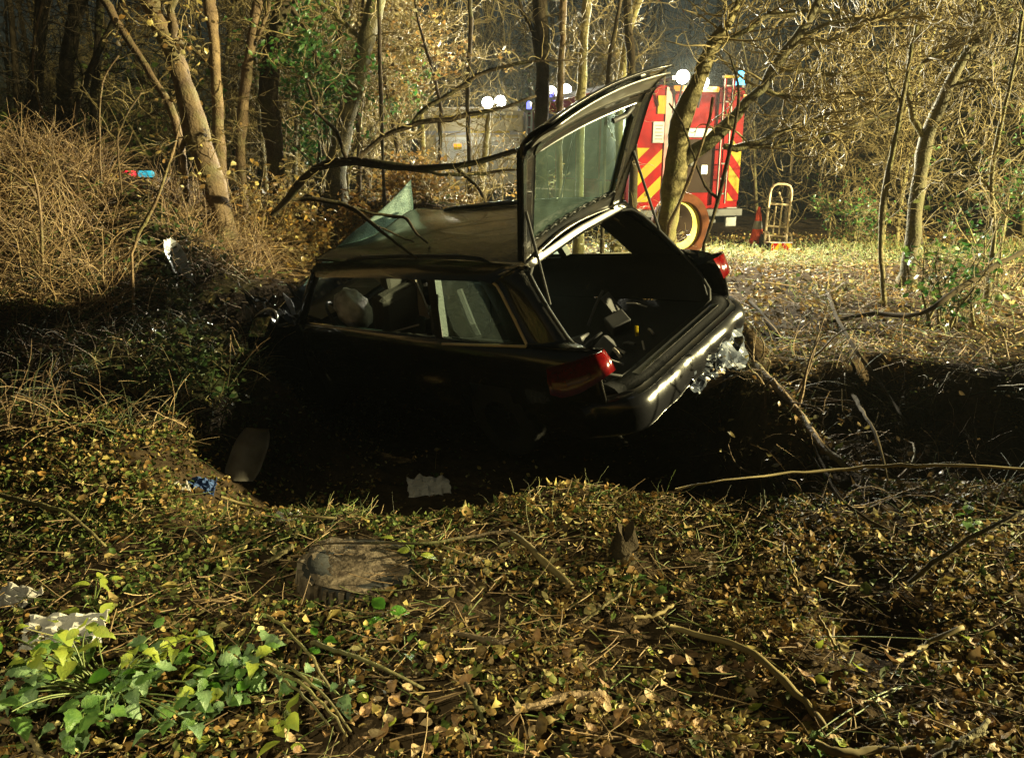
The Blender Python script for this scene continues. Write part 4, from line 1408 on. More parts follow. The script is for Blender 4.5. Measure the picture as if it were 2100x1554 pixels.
# torn lower bumper: sheets of split plastic, foam
rt = random.Random(3)
for k, (y0, y1, z0, z1, dx, mm) in enumerate([(-.97, -.28, .12, .53, .0, 'plastic_grey'), (-.34, .10, .27, .47, -.02, 'plastic_grey'), (-1.05, -.84, -.06, .46, .20, 'plastic_grey'), (-.90, -.46, -.06, .22, .04, 'plastic_grey')]):
    u, v_ = np.meshgrid(np.linspace(0, 1, 26), np.linspace(0, 1, 12), indexing='ij')
    yy = y0 + (y1 - y0) * u
    zz = z0 + (z1 - z0) * v_ + .03 * np.sin(11 * u + k) + .10 * (u - .5) * (v_ - .5)
    fold = .035 * np.abs(((3.1 * u + 1.7 * v_ + .3 * k) % 1) - .5) * 2 + .03 * np.abs(((2.3 * u - 2.9 * v_) % 1) - .5) * 2
    xx = -.145 + dx + fold + .30 * (np.maximum(0, np.abs(yy) - .64) / .24) ** 2.2 * (.9 if k != 2 else .3)
    b_ = MB()
    Qs = np.stack([xx, yy, zz], -1)
    hole = np.sin(9 * u + 2 * k) * np.sin(7 * v_ + 3 * u + k)
    idx = np.arange(26 * 12).reshape(26, 12)
    b_.add(Qs.reshape(-1, 3), [(idx[i, j], idx[i + 1, j], idx[i + 1, j + 1], idx[i, j + 1]) for i in range(25) for j in range(11) if hole[i, j] < .55])
    b_.build('torn_plastic', M[mm], car)
for y, z, r in ((-.28, .20, .085), (-.40, .15, .06), (-.14, .21, .055), (-.52, .17, .05)):
    a, b = np.meshgrid(np.linspace(0, 2 * np.pi, 13), np.linspace(0.02, np.pi - .02, 9), indexing='ij')
    rr = r * (1 + .25 * np.sin(3 * a + y * 20) * np.sin(2 * b + z * 9) + .12 * np.sin(7 * b + 4 * a))
    Q = np.stack([-.06 + .8 * rr * np.sin(b) * np.cos(a), y + 1.2 * rr * np.sin(b) * np.sin(a), z + .9 * rr * np.cos(b)], -1)
    MB().grid(Q).build('foam_block', M['foam'], car, smooth=True)
MB().grid(swept([(-.02, .36), (.0, .26), (.12, .20)], .70, 14, .1), .01).build('rear_valance', M['trim_dark'], car)
# tail lamps
for s in (1, -1):
    e = .012
    rows = [[(.40, .868 + e, .665), (.30, .865 + e, .650), (.15, .848 + e, .70), (.03, .805 + e, .77), (-.012, .775, .80), (-.005, .70, .785)],
            [(.40, .862 + e, .76), (.30, .856 + e, .765), (.15, .838 + e, .80), (.02, .80 + e, .86), (-.012, .765, .875), (.01, .705, .86)],
            [(.385, .850 + e, .855), (.30, .842 + e, .875), (.15, .822 + e, .915), (.02, .785 + e, .955), (.0, .755, .955), (.045, .715, .935)]]
    tl = MB().grid(mir(mesh_grid(rows, 14), s), .02 * s).build('tail_lamp', M['red_lens'], car, smooth=True)
    r2 = [[(.24, .870, .745), (.13, .852, .775), (.06, .832, .80)], [(.24, .866, .785), (.13, .848, .815), (.06, .828, .84)]]
    MB().grid(mir(mesh_grid(r2, 8), s) + np.array([0, s * .012, 0]), .008 * s).build('clear_segment', M['clear_lens'], tl, smooth=True)
# inside: boot floor, trims, seats
MB().box((.95, 0, .60), (1.75, 1.30, .03)).build('boot_floor', M['lining'], car)
for s in (1, -1):
    Q = mesh_grid([[(.10, .66, .62), (.9, .66, .62), (1.8, .68, .6), (3.4, .72, .45)], [(.14, .69, .80), (.9, .74, .80), (1.8, .76, .8), (3.4, .76, .8)], [(.28, .705, .975), (.62, .755, .955), (1.8, .765, .93), (3.4, .76, .91)]], 18)
    MB().grid(mir(Q, s), .015 * s).build('boot_trim', M['lining'], car, smooth=True)
    MB().grid(mir(mesh_grid([OP, [(x + .20, y - .035, z + .0) for x, y, z in WR]], 10), s), 0).build('pillar_lining', M['lining'], car, smooth=True)
MB().box((2.4, 0, .28), (2.6, 1.46, .03)).build('floor_pan', M['lining'], car)
Q = mesh_grid([[(.66, -.56, 1.40), (1.8, -.56, 1.43), (3.05, -.54, 1.37)], [(.66, 0, 1.425), (1.8, 0, 1.465), (3.05, 0, 1.40)], [(.66, .56, 1.40), (1.8, .56, 1.43), (3.05, .54, 1.37)]], 12)
MB().grid(Q).build('roof_lining', M['lining'], car, smooth=True)
for y, wd in ((-.36, .56), (.34, .58)):
    sb = MB().box((1.78, y, .80), (.16, wd, .56), np.array(Euler((0, rad(-18), 0)).to_matrix())).build('rear_seat_back', M['seat'], car, bevel=.05)
    MB().box((1.70, y, 1.17), (.10, .26, .17), np.array(Euler((0, rad(-12), 0)).to_matrix())).build('headrest', M['seat'], sb, bevel=.04)
for y in (-.36, .37):
    fs = MB().box((2.55, y, .84), (.18, .50, .66), np.array(Euler((0, rad(-22), 0)).to_matrix())).build('front_seat_back', M['seat'], car, bevel=.06)
    MB().box((2.40, y, 1.26), (.11, .27, .19), np.array(Euler((0, rad(-14), 0)).to_matrix())).build('headrest', M['seat'], fs, bevel=.04)
    MB().box((2.88, y, .50), (.55, .50, .16)).build('front_seat', M['seat'], car, bevel=.05)
# dashboard, wheel, airbags
Q = mesh_grid([[(3.25, -.70, .95), (3.22, 0, .98), (3.25, .70, .95)], [(3.5, -.72, 1.0), (3.5, 0, 1.02), (3.5, .72, 1.0)], [(3.75, -.72, .97), (3.75, 0, .99), (3.75, .72, .97)]], 12)
MB().grid(crm(Q, .02, 5), .05).build('dashboard', M['trim_dark'], car, smooth=True)
AB = np.array([3.06, .47, .95])
a, b = np.meshgrid(np.linspace(0, 2 * np.pi, 33), np.linspace(0.02, np.pi - .02, 19), indexing='ij')
rr = 1 + .06 * np.sin(4 * a + 1) * np.sin(b * 3) + .05 * np.abs(np.sin(5 * a)) * np.sin(b) + .04 * np.sin(9 * b + 2 * a)
loc = np.stack([.14 * rr * np.cos(b), .215 * rr * np.sin(b) * np.cos(a), .205 * rr * np.sin(b) * np.sin(a)], -1)
Ra = np.array(Euler((0, rad(20), rad(48))).to_matrix())
sw = MB().tube([AB + Ra @ np.array([.16, .185 * math.cos(t), .185 * math.sin(t)]) for t in np.linspace(0, 2 * np.pi, 25)], .016, 8, False).build('steering_wheel', M['trim_dark'], car, smooth=True)
MB().grid(AB + loc @ Ra.T).build('airbag', M['airbag'], sw, smooth=True)
MB().grid(crm(mesh_grid([[(2.95, .22, 1.17), (2.35, .22, 1.20)], [(2.72, .22, 1.0), (2.34, .22, 1.0)], [(2.48, .23, .80), (2.33, .23, .78)]], 10), .02, 6), .02).build('side_airbag', M['seat_pale'], car, smooth=True)
MB().tube([(2.45, .62, .80), (2.2, .70, .90), (1.75, .76, 1.02)], .007, 5).build('seat_belt', M['seat_pale'], car)
MB().tube([(1.35, .60, 1.25), (1.25, .66, 1.0), (1.18, .70, .93)], .03, 6).build('seat_belt_pillar', M['trim_dark'], car)
# boot contents
b1 = MB()
for p in ((.55, -.1, .69), (.7, .2, .66), (.42, .25, .66), (.85, .38, .70)):
    b1.box(p, (.16, .13, .10), np.array(Euler((rt.uniform(-1, 1), rt.uniform(-1, 1), rt.uniform(0, 3))).to_matrix()))
b1.build('boot_trim_piece', M['boot_grey'], car, bevel=.01)
MB().box((.62, -.18, .78), (.02, .15, .22), np.array(Euler((.1, .5, .3)).to_matrix())).build('loose_panel', M['boot_grey'], car, bevel=.01)
for k, (p, q, r, mm) in enumerate([((.22, .34, .66), (.30, .30, .70), .013, 'seat_pale'), ((.26, .24, .64), (.40, .22, .67), .012, 'paper_grey'), ((.30, .02, .66), (.30, .0, .73), .014, 'fe_yellow'), ((.2, -.04, .65), (.27, -.09, .66), .010, 'paper_grey'),
                                    ((.55, -.25, .78), (.42, -.32, .72), .006, 'paper_grey'), ((.14, .42, .66), (.30, .48, .72), .008, 'paper_grey'), ((.35, .12, .64), (.22, .16, .67), .014, 'boot_grey'), ((.6, .35, .66), (.5, .15, .74), .009, 'boot_grey'), ((.12, .2, .655), (.2, .1, .665), .007, 'seat_pale'), ((.75, .0, .7), (.7, -.2, .9), .012, 'boot_grey'), ((.42, .40, .65), (.50, .45, .80), .010, 'paper_grey')]):
    MB().tube([p, (np.array(p) + np.array(q)) / 2 + np.array([0, 0, .012]), q], r, 6).build('boot_debris', M[mm], car)
# wheels
for xx in (1.05, 3.62):
    for s in (1, -1):
        Mx = np.array([[1, 0, 0], [0, 0, 1], [0, -1, 0]])
        wh = MB().lathe([(.17, -.09), (.27, -.10), (.305, -.08), (.315, -.04), (.315, .04), (.305, .08), (.27, .10), (.17, .09)], 28, (xx, s * .75, .31), Mx).build('wheel', M['rubber'], car, smooth=True)
        rim = MB().lathe([(.02, -.05), (.05, -.07), (.10, -.065), (.185, -.085)], 24, (xx, s * .76, .31), Mx)
        rim.build('rim', M['chrome_grey'], wh, smooth=True)
# crushed nose
u, v_ = np.meshgrid(np.linspace(3.45, 4.65, 22), np.linspace(-.74, .74, 22), indexing='ij')
Q = np.stack([u, v_, .96 - .10 * (u - 3.4) + .16 * np.exp(-((u - 3.95) / .16) ** 2) * (1 + .5 * np.sin(4 * v_)) + .05 * np.sin(11 * u + 5 * v_) * np.sin(7 * v_) - .08 * (v_ / .74) ** 4], -1)
MB().grid(Q, .012).build('crumpled_bonnet', M['paint'], car, smooth=False)
u, v_ = np.meshgrid(np.linspace(-.75, .75, 14), np.linspace(.25, .85, 8), indexing='ij')
Q = np.stack([4.55 + .12 * np.sin(5 * u + 4 * v_) - .2 * np.abs(u), u, v_], -1)
MB().grid(Q, .02).build('front_panel', M['trim_dark'], car)
MB().box((4.05, 0, .5), (.8, 1.0, .5)).build('engine_block', M['trim_dark'], car, bevel=.05)
for k in range(20):
    p = np.array([rt.uniform(3.35, 4.7), rt.uniform(.55, 1.05), rt.uniform(.45, 1.15)])
    d = np.array([rt.uniform(-.26, .26), rt.uniform(-.08, .10), rt.uniform(-.22, .22)])
    Q = crm(mesh_grid([[p, p + d], [p + np.array([.05, .02, .07]), p + d + np.array([.03, .02, .06])]], 5), .015, 14, k)
    MB().grid(Q, .006).build('torn_metal', M['silver' if k % 4 == 0 else ('trim_dark' if k % 4 == 2 else 'paint')], car)
for k in range(11):
    p = np.array([rt.uniform(3.35, 4.0), rt.uniform(.80, 1.10), rt.uniform(.55, 1.2)])
    d = np.array([rt.uniform(-.12, .12), rt.uniform(-.03, .05), rt.uniform(-.12, .12)])
    Q = crm(mesh_grid([[p, p + d], [p + np.array([.03, .01, .05]), p + d + np.array([.02, .01, .035])]], 6), .012, 17, k + 30)
    MB().grid(Q, .004).build('torn_metal', M['silver' if k % 2 else 'paint'], car, smooth=True)
dp = mesh_grid([[(3.35, .86, .95), (3.6, .97, .98), (3.95, 1.10, .90)], [(3.4, .90, .7), (3.65, 1.03, .72), (4.0, 1.18, .62)], [(3.5, .90, .42), (3.75, 1.0, .40), (4.05, 1.1, .34)]], 16)
MB().grid(crm(dp, .03, 9, 4), .02).build('bent_door', M['paint'], car, smooth=True)
# windscreen popped out of its frame
u, v_ = np.meshgrid(np.linspace(0, 1, 16), np.linspace(0, 1, 16), indexing='ij')
c00, c01, c10, c11 = map(np.array, ((3.10, .50, 1.46), (3.10, -.66, 1.76), (3.60, .56, 1.20), (3.36, -.72, 1.30)))
Q = c00 * ((1 - u) * (1 - v_))[..., None] + c01 * ((1 - u) * v_)[..., None] + c10 * (u * (1 - v_))[..., None] + c11 * (u * v_)[..., None]
Q[..., 2] += .05 * np.sin(3.1 * u) * np.sin(3.1 * v_) + .015 * np.sin(9 * u + 7 * v_)
MB().grid(Q, .005).build('windscreen', M['glass_screen'], car, smooth=True)
# near door mirror
mc = np.array([3.50, 1.17, 1.09])
prof = []
a, b = np.meshgrid(np.linspace(0, 2 * np.pi, 22), np.linspace(0, np.pi * .5, 8), indexing='ij')
shell = 1.3 * np.stack([.10 * np.cos(b) + .0 * a, .135 * np.sin(b) ** .6 * np.sign(np.cos(a)) * np.abs(np.cos(a)) ** .7, .095 * np.sin(b) ** .6 * np.sign(np.sin(a)) * np.abs(np.sin(a)) ** .7], -1)
mw_ = CR @ mc + np.array(CAR_T)
nl_ = CR.T @ nrm(nrm(np.array([-5.5, 8.2, 1.3]) - mw_) - nrm(mw_ - np.array([0, 0, CAM_H])))
yl_ = nrm(np.cross([0, 0, 1], -nl_))
Rm_ = np.stack([-nl_, yl_, np.cross(-nl_, yl_)], 1)
dm = MB().grid(mc + shell @ Rm_.T).build('door_mirror', M['paint'], car, smooth=True)
g4 = [mc + Rm_ @ (1.25 * np.array(p)) for p in ((.004, -.115, -.075), (.004, .105, -.08), (.004, .12, .06), (.004, -.10, .08))]
MB().prism(g4, Rm_ @ np.array([-.006, 0, 0])).build('mirror_glass', mat('mirror_glass', (.9, .92, .85), .06, metal=1.), dm)
MB().tube([mc + np.array([.05, -.1, -.07]), (3.6, .82, .92)], .035, 6).build('mirror_arm', M['paint'], dm, smooth=True)
MB().tube([mc + Rm_ @ np.array([.03, .21 * math.cos(t), .165 * math.sin(t) + .02]) for t in np.linspace(.25, 2.9, 14)], .012, 6).build('mirror_rim', M['chrome_grey'], dm, smooth=True)
# tailgate
HW = [(0, .58), (.30, .62), (.60, .665), (.80, .70), (.95, .70), (1.06, .65)]
ANG = [(0, 64), (.74, 62), (.84, 40), (1.06, 5)]


def gate_pt(l, f, off=0.):
    """l metres from the hinge, f -1..1 across, off outward"""
    x, z = .635, 1.452
    n = 24
    for i in range(n):
        lm = l * (i + .5) / n
        a_ = rad(np.interp(lm, [p[0] for p in ANG], [p[1] for p in ANG]))
        x -= math.cos(a_) * l / n
        z += math.sin(a_) * l / n
    a_ = rad(np.interp(l, [p[0] for p in ANG], [p[1] for p in ANG]))
    hw = np.interp(l, [p[0] for p in HW], [p[1] for p in HW])
    bulge = .05 * (1 - f * f)
    o_ = off + bulge
    return np.array([x + math.sin(a_) * o_, f * hw, z + math.cos(a_) * o_])


def gate_patch(l0, l1, f0, f1, nl, nf, off):
    return np.array([[gate_pt(l, f, off) for f in np.linspace(f0, f1, nf)] for l in np.linspace(l0, l1, nl)])


gate = MB().grid(gate_patch(.77, 1.06, -1, 1, 14, 22, .055), -.012)
gate_o = gate.build('tailgate', M['paint'], car, smooth=True)
MB().grid(gate_patch(.82, 1.05, -.93, .93, 12, 20, .0), .012).build('gate_lining', M['gate_skin'], gate_o, smooth=True)
for f0, f1 in ((-1, -.80), (.80, 1)):
    MB().grid(gate_patch(0, .85, f0, f1, 16, 4, .05), -.05).build('gate_frame', M['paint'], gate_o, smooth=True)
MB().grid(gate_patch(0, .10, -.84, .84, 4, 14, .05), -.05).build('gate_frame', M['paint_dull'], gate_o, smooth=True)
MB().grid(gate_patch(.77, .85, -.84, .84, 4, 18, .05), -.06).build('gate_frame', M['paint'], gate_o, smooth=True)
for s in (1, -1):
    Qc = np.array([[gate_pt(.60 + .18 * u_, s * (.845 - .30 * (u_ ** 1.8) * v_), .04) for v_ in np.linspace(0, 1, 5)] for u_ in np.linspace(0, 1, 9)])
    MB().grid(Qc, -.04).build('gate_corner', M['paint'], gate_o, smooth=True)
MB().grid(gate_patch(.085, .785, -.85, .85, 12, 16, .03)).build('gate_glass', M['glass_gate'], gate_o, smooth=True)
MB().tube([gate_pt(l, f, .07) for l, f in [(.80, q) for q in np.linspace(.97, -.97, 14)]], .010, 6).build('gate_edge_trim', M['chrome_grey'], gate_o, smooth=True)
MB().tube([gate_pt(1.05, f, .05) for f in np.linspace(-.98, .98, 12)], .012, 6).build('gate_lower_lip', M['chrome_grey'], gate_o, smooth=True)
for f in np.linspace(-.75, .75, 9):
    MB().tube([gate_pt(.11, f - .06, .0), gate_pt(.13, f, -.005), gate_pt(.11, f + .06, .0)], .006, 5).build('seal_clip', M['seal'], gate_o)
MB().tube([gate_pt(.70, -.45, .0), gate_pt(.72, -.6, -.02), gate_pt(.76, -.70, -.01)], .02, 6).build('wiper_motor', M['trim_dark'], gate_o, smooth=True)
MB().tube([gate_pt(.72, 0.02, .07), gate_pt(.45, .05, .075), gate_pt(.2, .12, .07)], .007, 5).build('wiper', M['trim_dark'], gate_o)
for s in (1, -1):
    MB().tube([gate_pt(.40, s * .95, .0), (.42, s * .66, 1.20)], .010, 6).build('gas_strut', M['trim_dark'], gate_o)
    MB().box((.64, s * .44, 1.455), (.09, .05, .03)).build('hinge', M['chrome_grey'], gate_o, bevel=.005)


# ------------------------------------------------------------------ things in the foreground
def A(px, py, h):
    """point on the sight line h metres above the ground"""
    d = ray(px, py)
    ts = np.linspace(0.8, 40, 8000)
    P = np.array([0, 0, CAM_H]) + ts[:, None] * d
    i = int(np.argmax(P[:, 2] < H(P[:, 0], P[:, 1]) + h))
    return P[i].copy()


# muddy wheel lying flat
wc = G(745, 1178)
wl = empty('detached_wheel', 'mud caked wheel lying flat with a toothed tyre edge', 'wheel', (wc[0], wc[1], wc[2] + .004), (rad(-2), rad(7), .3))
R0 = .24
MB().lathe([(R0 - .10, -.07), (R0 - .03, -.075), (R0, -.05), (R0, .03), (R0 - .025, .055), (R0 - .10, .06), (R0 - .10, -.07)], 48, (0, 0, 0)).build('tyre', M['rubber'], wl, smooth=True)
tread = MB()
for k in range(44):
    a_ = 2 * np.pi * k / 44
    Mz = np.array(Euler((0, 0, a_)).to_matrix())
    kk = rng.uniform(.2, 1)
    tread.box(Mz @ np.array([R0 + .004 + .008 * kk, 0, -.004]), (.022, .010 + .014 * kk, .05 + .05 * kk), Mz @ np.array(Euler((rng.normal(0, .12), 0, rng.normal(0, .1))).to_matrix()))
tread.build('tread_blocks', M['mud'], wl, kind='stuff')
a, b = np.meshgrid(np.linspace(0, 2 * np.pi, 49), np.linspace(0.0, 1, 12), indexing='ij')
rr = (R0 + .004) * b * (1 + .06 * np.sin(3 * a + 1) * b + .03 * np.sin(7 * a) * b + .035 * np.sin(23 * a + 1) * b ** 4)
Q = np.stack([rr * np.cos(a), rr * np.sin(a), .058 + .006 * np.sin(18 * rr * np.cos(a) + 1) * np.cos(14 * rr * np.sin(a)) + .014 * (1 - b) + .004 * np.sin(23 * b + 5 * a) - .012 * b ** 6], -1)
MB().grid(Q).build('mud_cake', M['mud'], wl, smooth=True)


# crumpled sheets of paper and plastic
def crumple(name, label, cat, px, py, w_, h_, m, amp=.03, hgt=.02, tilt=(0, 0, 0), seed=0, n=14):
    c = A(px, py, hgt)
    u, v_ = np.meshgrid(np.linspace(-.5, .5, n), np.linspace(-.5, .5, n), indexing='ij')
    r_ = np.random.default_rng(seed)
    zz = np.zeros_like(u)
    for k in range(5):
        a_ = r_.uniform(0, np.pi)
        zz += np.abs(((u * math.cos(a_) + v_ * math.sin(a_)) * r_.uniform(2, 5) + r_.uniform(0, 1)) % 1 - .5)
    zz = amp * (zz - zz.mean())
    edge = 1 + .035 * np.sin(9 * np.arctan2(v_, u) + seed)
    Q = np.stack([u * w_ * edge, v_ * h_ * edge, zz], -1)
    Q = Q @ np.array(Euler(tilt).to_matrix()).T
    o = MB().grid(Q, .003).build(name, M[m], None)
    o.location = c
    tag(o, label, cat)
    return o


crumple('paper', 'white crumpled paper under the green leaves at lower left', 'paper', 130, 1292, .26, .13, 'paper', .04, .06, (.5, 0, .1), 1)
crumple('plastic_sheet', 'grey plastic scrap at the left edge above the green leaves', 'plastic', 30, 1222, .17, .10, 'paper_grey', .03, .05, (.3, 0, -.3), 2)
crumple('foil', 'small shiny white foil scrap on the near lip of the ditch', 'foil', 592, 1058, .12, .05, 'paper', .03, .03, (.3, 0, .1), 3)
crumple('paper', 'torn white paper lying in the shadow before the wreck', 'paper', 880, 998, .30, .18, 'paper', .05, .05, (.5, 0, .2), 4)
crumple('cloth', 'blue crumpled cloth on the dark edge of the ditch', 'cloth', 412, 998, .16, .12, 'cloth_blue', .05, .05, (.4, 0, .1), 5)
crumple('paper', 'pale grey paper scrap left of the blue cloth', 'paper', 368, 1000, .10, .07, 'paper_grey', .03, .04, (.4, 0, .6), 6)
# pale moulded liner standing on end
lc = A(490, 985, .01)
Q = []
for v_ in np.linspace(0, 1, 14):
    wv = .105 * (1 - .35 * max(0, (v_ - .6) / .4) ** 2) * (.8 + .2 * min(1, v_ / .2))
    Q.append([(u * wv + .09 * v_, -.05 * math.cos(u * 1.5), .34 * v_) for u in np.linspace(-1, 1, 10)])
o = MB().grid(np.array(Q), .006).build('wheel_liner', M['liner'], None, smooth=True)
o.location = lc
o.rotation_euler = (rad(-18), rad(8), rad(15))
tag(o, 'pale moulded liner standing on end in the shadow left of the wreck', 'liner')
# bright bent panel at the nose
pc_ = A(356, 552, .03)
Q = crm(mesh_grid([[(-.10, 0, .24), (-.02, .03, .27), (.05, .0, .22)], [(-.10, -.03, .13), (.0, .04, .15), (.10, -.02, .12)], [(-.05, -.05, .03), (.02, .03, .05), (.14, -.04, .0)], [(-.02, -.08, -.08), (.08, .0, -.06), (.16, -.06, -.12)]], 11), .016, 16, 2)
o = MB().grid(Q * 1.15, .008).build('bent_panel', M['silver'], None)
o.location = pc_
o.rotation_euler = (rad(-8), rad(14), rad(52))
tag(o, 'bright bent metal panel sticking out of the ivy left of the wreck', 'panel')


def stick(label, pl, m='twig', name='stick', cat='stick', group=None, forks=(), n=16, S=7):
    """pl: (px, py, width_px, height above ground)"""
    def line(q):
        P = np.array([A(a[0], a[1], a[3] + .025) for a in q])
        r = np.array([a[2] * (.62 if m != 'twig_dark' else .42) for a in q]) * P[:, 1] / FPX * 1.03
        seg = np.r_[0, np.cumsum(np.linalg.norm(np.diff(P, axis=0), axis=1))]
        t = np.linspace(0, seg[-1], n)
        P2 = np.stack([np.interp(t, seg, P[:, i]) for i in range(3)], -1)
        P2[1:-1] = .25 * P2[:-2] + .5 * P2[1:-1] + .25 * P2[2:]
        P2[1:-1] += rng.normal(0, .0022, P2[1:-1].shape)
        return P2, np.interp(t, seg, r)
    P, r = line(pl)
    V, F = tubes(P[None], r[None] * (1 + .08 * rng.normal(0, 1, (1, n))), S + S % 2, True)
    base = P[0]
    o = mk(name, V, F, M[m], origin=base, smooth=True)
    tag(o, label, cat, group)
    for q in forks:
        P, r = line(q)
        V, F = tubes(P[None], r[None], 6, True)
        mk('fork', V, F, M[m], o, origin=base, smooth=True)
    return o


stick('long bent branch across the lower right leaf litter', [(1375, 1285, 11, .03), (1450, 1305, 12, .04), (1525, 1325, 13, .05), (1575, 1360, 14, .05), (1625, 1410, 15, .04), (1665, 1455, 14, .03), (1692, 1490, 11, .02)], 'twig')
stick('thick pale stick along the bottom edge at right', [(1672, 1520, 14, .03), (1715, 1545, 18, .03), (1790, 1538, 17, .03), (1895, 1536, 13, .03)], 'twig')
stick('greenish stick with a stub at the bottom right corner', [(1915, 1556, 13, .03), (1965, 1525, 13, .05), (2015, 1490, 11, .07), (2028, 1476, 9, .08)], 'bark_moss', forks=[[(1985, 1512, 8, .06), (2005, 1508, 7, .05), (2025, 1500, 5, .05)]])
stick('straight brown stick slanting above the muddy wheel to the right', [(1040, 1085, 9, .03), (1075, 1110, 12, .04), (1125, 1160, 13, .04), (1172, 1204, 13, .02)], 'twig')
stick('long green stem rising to the right edge from the litter', [(1865, 1195, 10, .02), (1900, 1165, 10, .08), (1960, 1120, 10, .16), (2020, 1088, 9, .22), (2080, 1055, 7, .28), (2130, 1040, 6, .3)], 'bark_moss')
stick('forked stick beside the dark hollow at lower right', [(1835, 1358, 9, .03), (1890, 1325, 9, .04), (1940, 1300, 9, .05), (1975, 1285, 8, .05)], 'twig', forks=[[(1935, 1302, 6, .05), (1900, 1300, 6, .04), (1862, 1318, 4, .03)]])
stick('knotted root lying across the bottom centre', [(1055, 1455, 13, .02), (1110, 1446, 15, .03), (1165, 1425, 18, .03), (1240, 1422, 13, .02)], 'bark_tan')
stick('curved root in the leaves right of centre', [(930, 1297, 8, .03), (980, 1306, 12, .03), (1025, 1318, 13, .03), (1065, 1308, 8, .02)], 'bark_tan')
stick('thin dark stick leaning towards the bottom centre', [(955, 1400, 8, .05), (975, 1440, 9, .04), (995, 1480, 8, .02)], 'bark_dark')
stick('forked pale twig right of the centre litter', [(1300, 1268, 7, .03), (1345, 1262, 8, .03), (1380, 1240, 6, .04)], 'twig', forks=[[(1345, 1262, 6, .03), (1368, 1280, 6, .02)]])
stick('slender green stick propped in the middle of the litter', [(1195, 1275, 6, .02), (1240, 1240, 6, .06), (1275, 1215, 5, .08)], 'bark_moss')
stick('long green stem reaching in from the left edge', [(-30, 1010, 9, .16), (60, 1028, 9, .16), (140, 1050, 7, .14), (185, 1088, 5, .08), (217, 1120, 4, .03)], 'bark_moss')
stick('arched brown stem above the green leaves', [(548, 1262, 5, .06), (590, 1290, 6, .10), (640, 1350, 6, .08), (678, 1412, 5, .02)], 'bark_moss')
stick('short cut green stick left of the muddy wheel', [(550, 1152, 9, .02), (602, 1118, 9, .05)], 'bark_moss')
stick('thin stem lying past the foil scrap', [(452, 1018, 5, .03), (520, 1040, 5, .04), (600, 1060, 5, .04), (690, 1062, 4, .03)], 'twig')
stick('pale twig pointing right beyond the muddy wheel', [(860, 1105, 6, .03), (930, 1128, 6, .03), (975, 1145, 6, .02), (1030, 1152, 5, .02)], 'twig')
stick('dark stem arching over the muddy wheel to the right', [(640, 1118, 4, .07), (760, 1112, 4, .08), (880, 1115, 5, .07), (990, 1095, 5, .05), (1060, 1085, 4, .04)], 'bark_dark')
stick('straight pale stalk at right of the bottom edge', [(1955, 1385, 7, .06), (1985, 1420, 7, .04), (2016, 1458, 6, .02)], 'twig')
stick('small upright stalk in the right litter', [(1610, 1118, 3, .16), (1625, 1165, 4, .08), (1636, 1205, 5, .0)], 'twig')
stick('short leaning stalk right of the centre', [(1678, 1260, 5, .10), (1700, 1300, 6, .05), (1720, 1340, 5, .0)], 'twig')
stick('pale broken stick at the right edge of the litter', [(2060, 1405, 7, .03), (2110, 1412, 7, .03)], 'twig')
stick('thick straw stub left of the bottom edge', [(125, 1532, 12, .03), (165, 1522, 12, .03)], 'straw' if False else 'twig')
stick('pale straw lying under the green leaves', [(205, 1525, 8, .03), (248, 1530, 8, .03)], 'twig')
stick('brown root at the lower left corner', [(-20, 1470, 10, .03), (30, 1480, 14, .04), (70, 1520, 14, .03), (85, 1560, 12, .02)], 'bark_tan', forks=[[(20, 1478, 7, .04), (60, 1535, 6, .03), (110, 1556, 6, .02)]])
for k, q in enumerate([[(520, 1340, 6, .05), (600, 1370, 6, .09), (680, 1440, 5, .05), (720, 1500, 4, .01)],
                       [(530, 1355, 6, .05), (620, 1400, 6, .08), (690, 1470, 5, .04), (712, 1510, 4, .01)],
                       [(540, 1365, 5, .05), (610, 1415, 5, .06), (672, 1480, 4, .02), (685, 1505, 4, .0)]]):
    stick(['uppermost of the three bent grass stems right of the green leaves', 'middle one of the three bent grass stems', 'lowest of the three bent grass stems'][k], q, 'bark_moss', 'grass_stem', 'stem', 'bent grass stems')
stick('bright green stalk arching right of the green leaves', [(640, 1318, 8, .08), (700, 1335, 8, .12), (790, 1370, 7, .10), (870, 1412, 6, .02)], 'bark_moss')
# right of the wreck, over the dark dip
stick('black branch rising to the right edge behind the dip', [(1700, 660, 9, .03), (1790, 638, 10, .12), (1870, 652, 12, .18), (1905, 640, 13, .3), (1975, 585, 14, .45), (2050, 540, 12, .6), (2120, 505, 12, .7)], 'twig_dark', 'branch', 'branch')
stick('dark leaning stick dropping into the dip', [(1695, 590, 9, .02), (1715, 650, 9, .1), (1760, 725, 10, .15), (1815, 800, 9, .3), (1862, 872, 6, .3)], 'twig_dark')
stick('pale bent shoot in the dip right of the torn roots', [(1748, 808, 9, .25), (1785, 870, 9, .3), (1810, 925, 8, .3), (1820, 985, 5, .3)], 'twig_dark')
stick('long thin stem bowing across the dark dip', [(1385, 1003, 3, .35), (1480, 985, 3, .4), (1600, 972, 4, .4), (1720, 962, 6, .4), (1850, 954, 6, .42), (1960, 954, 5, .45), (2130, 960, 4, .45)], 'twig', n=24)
stick('thick dark root torn loose beside the bumper', [(1535, 615, 7, .05), (1560, 640, 8, .06), (1600, 690, 8, .03)], 'twig_dark', 'root', 'root')
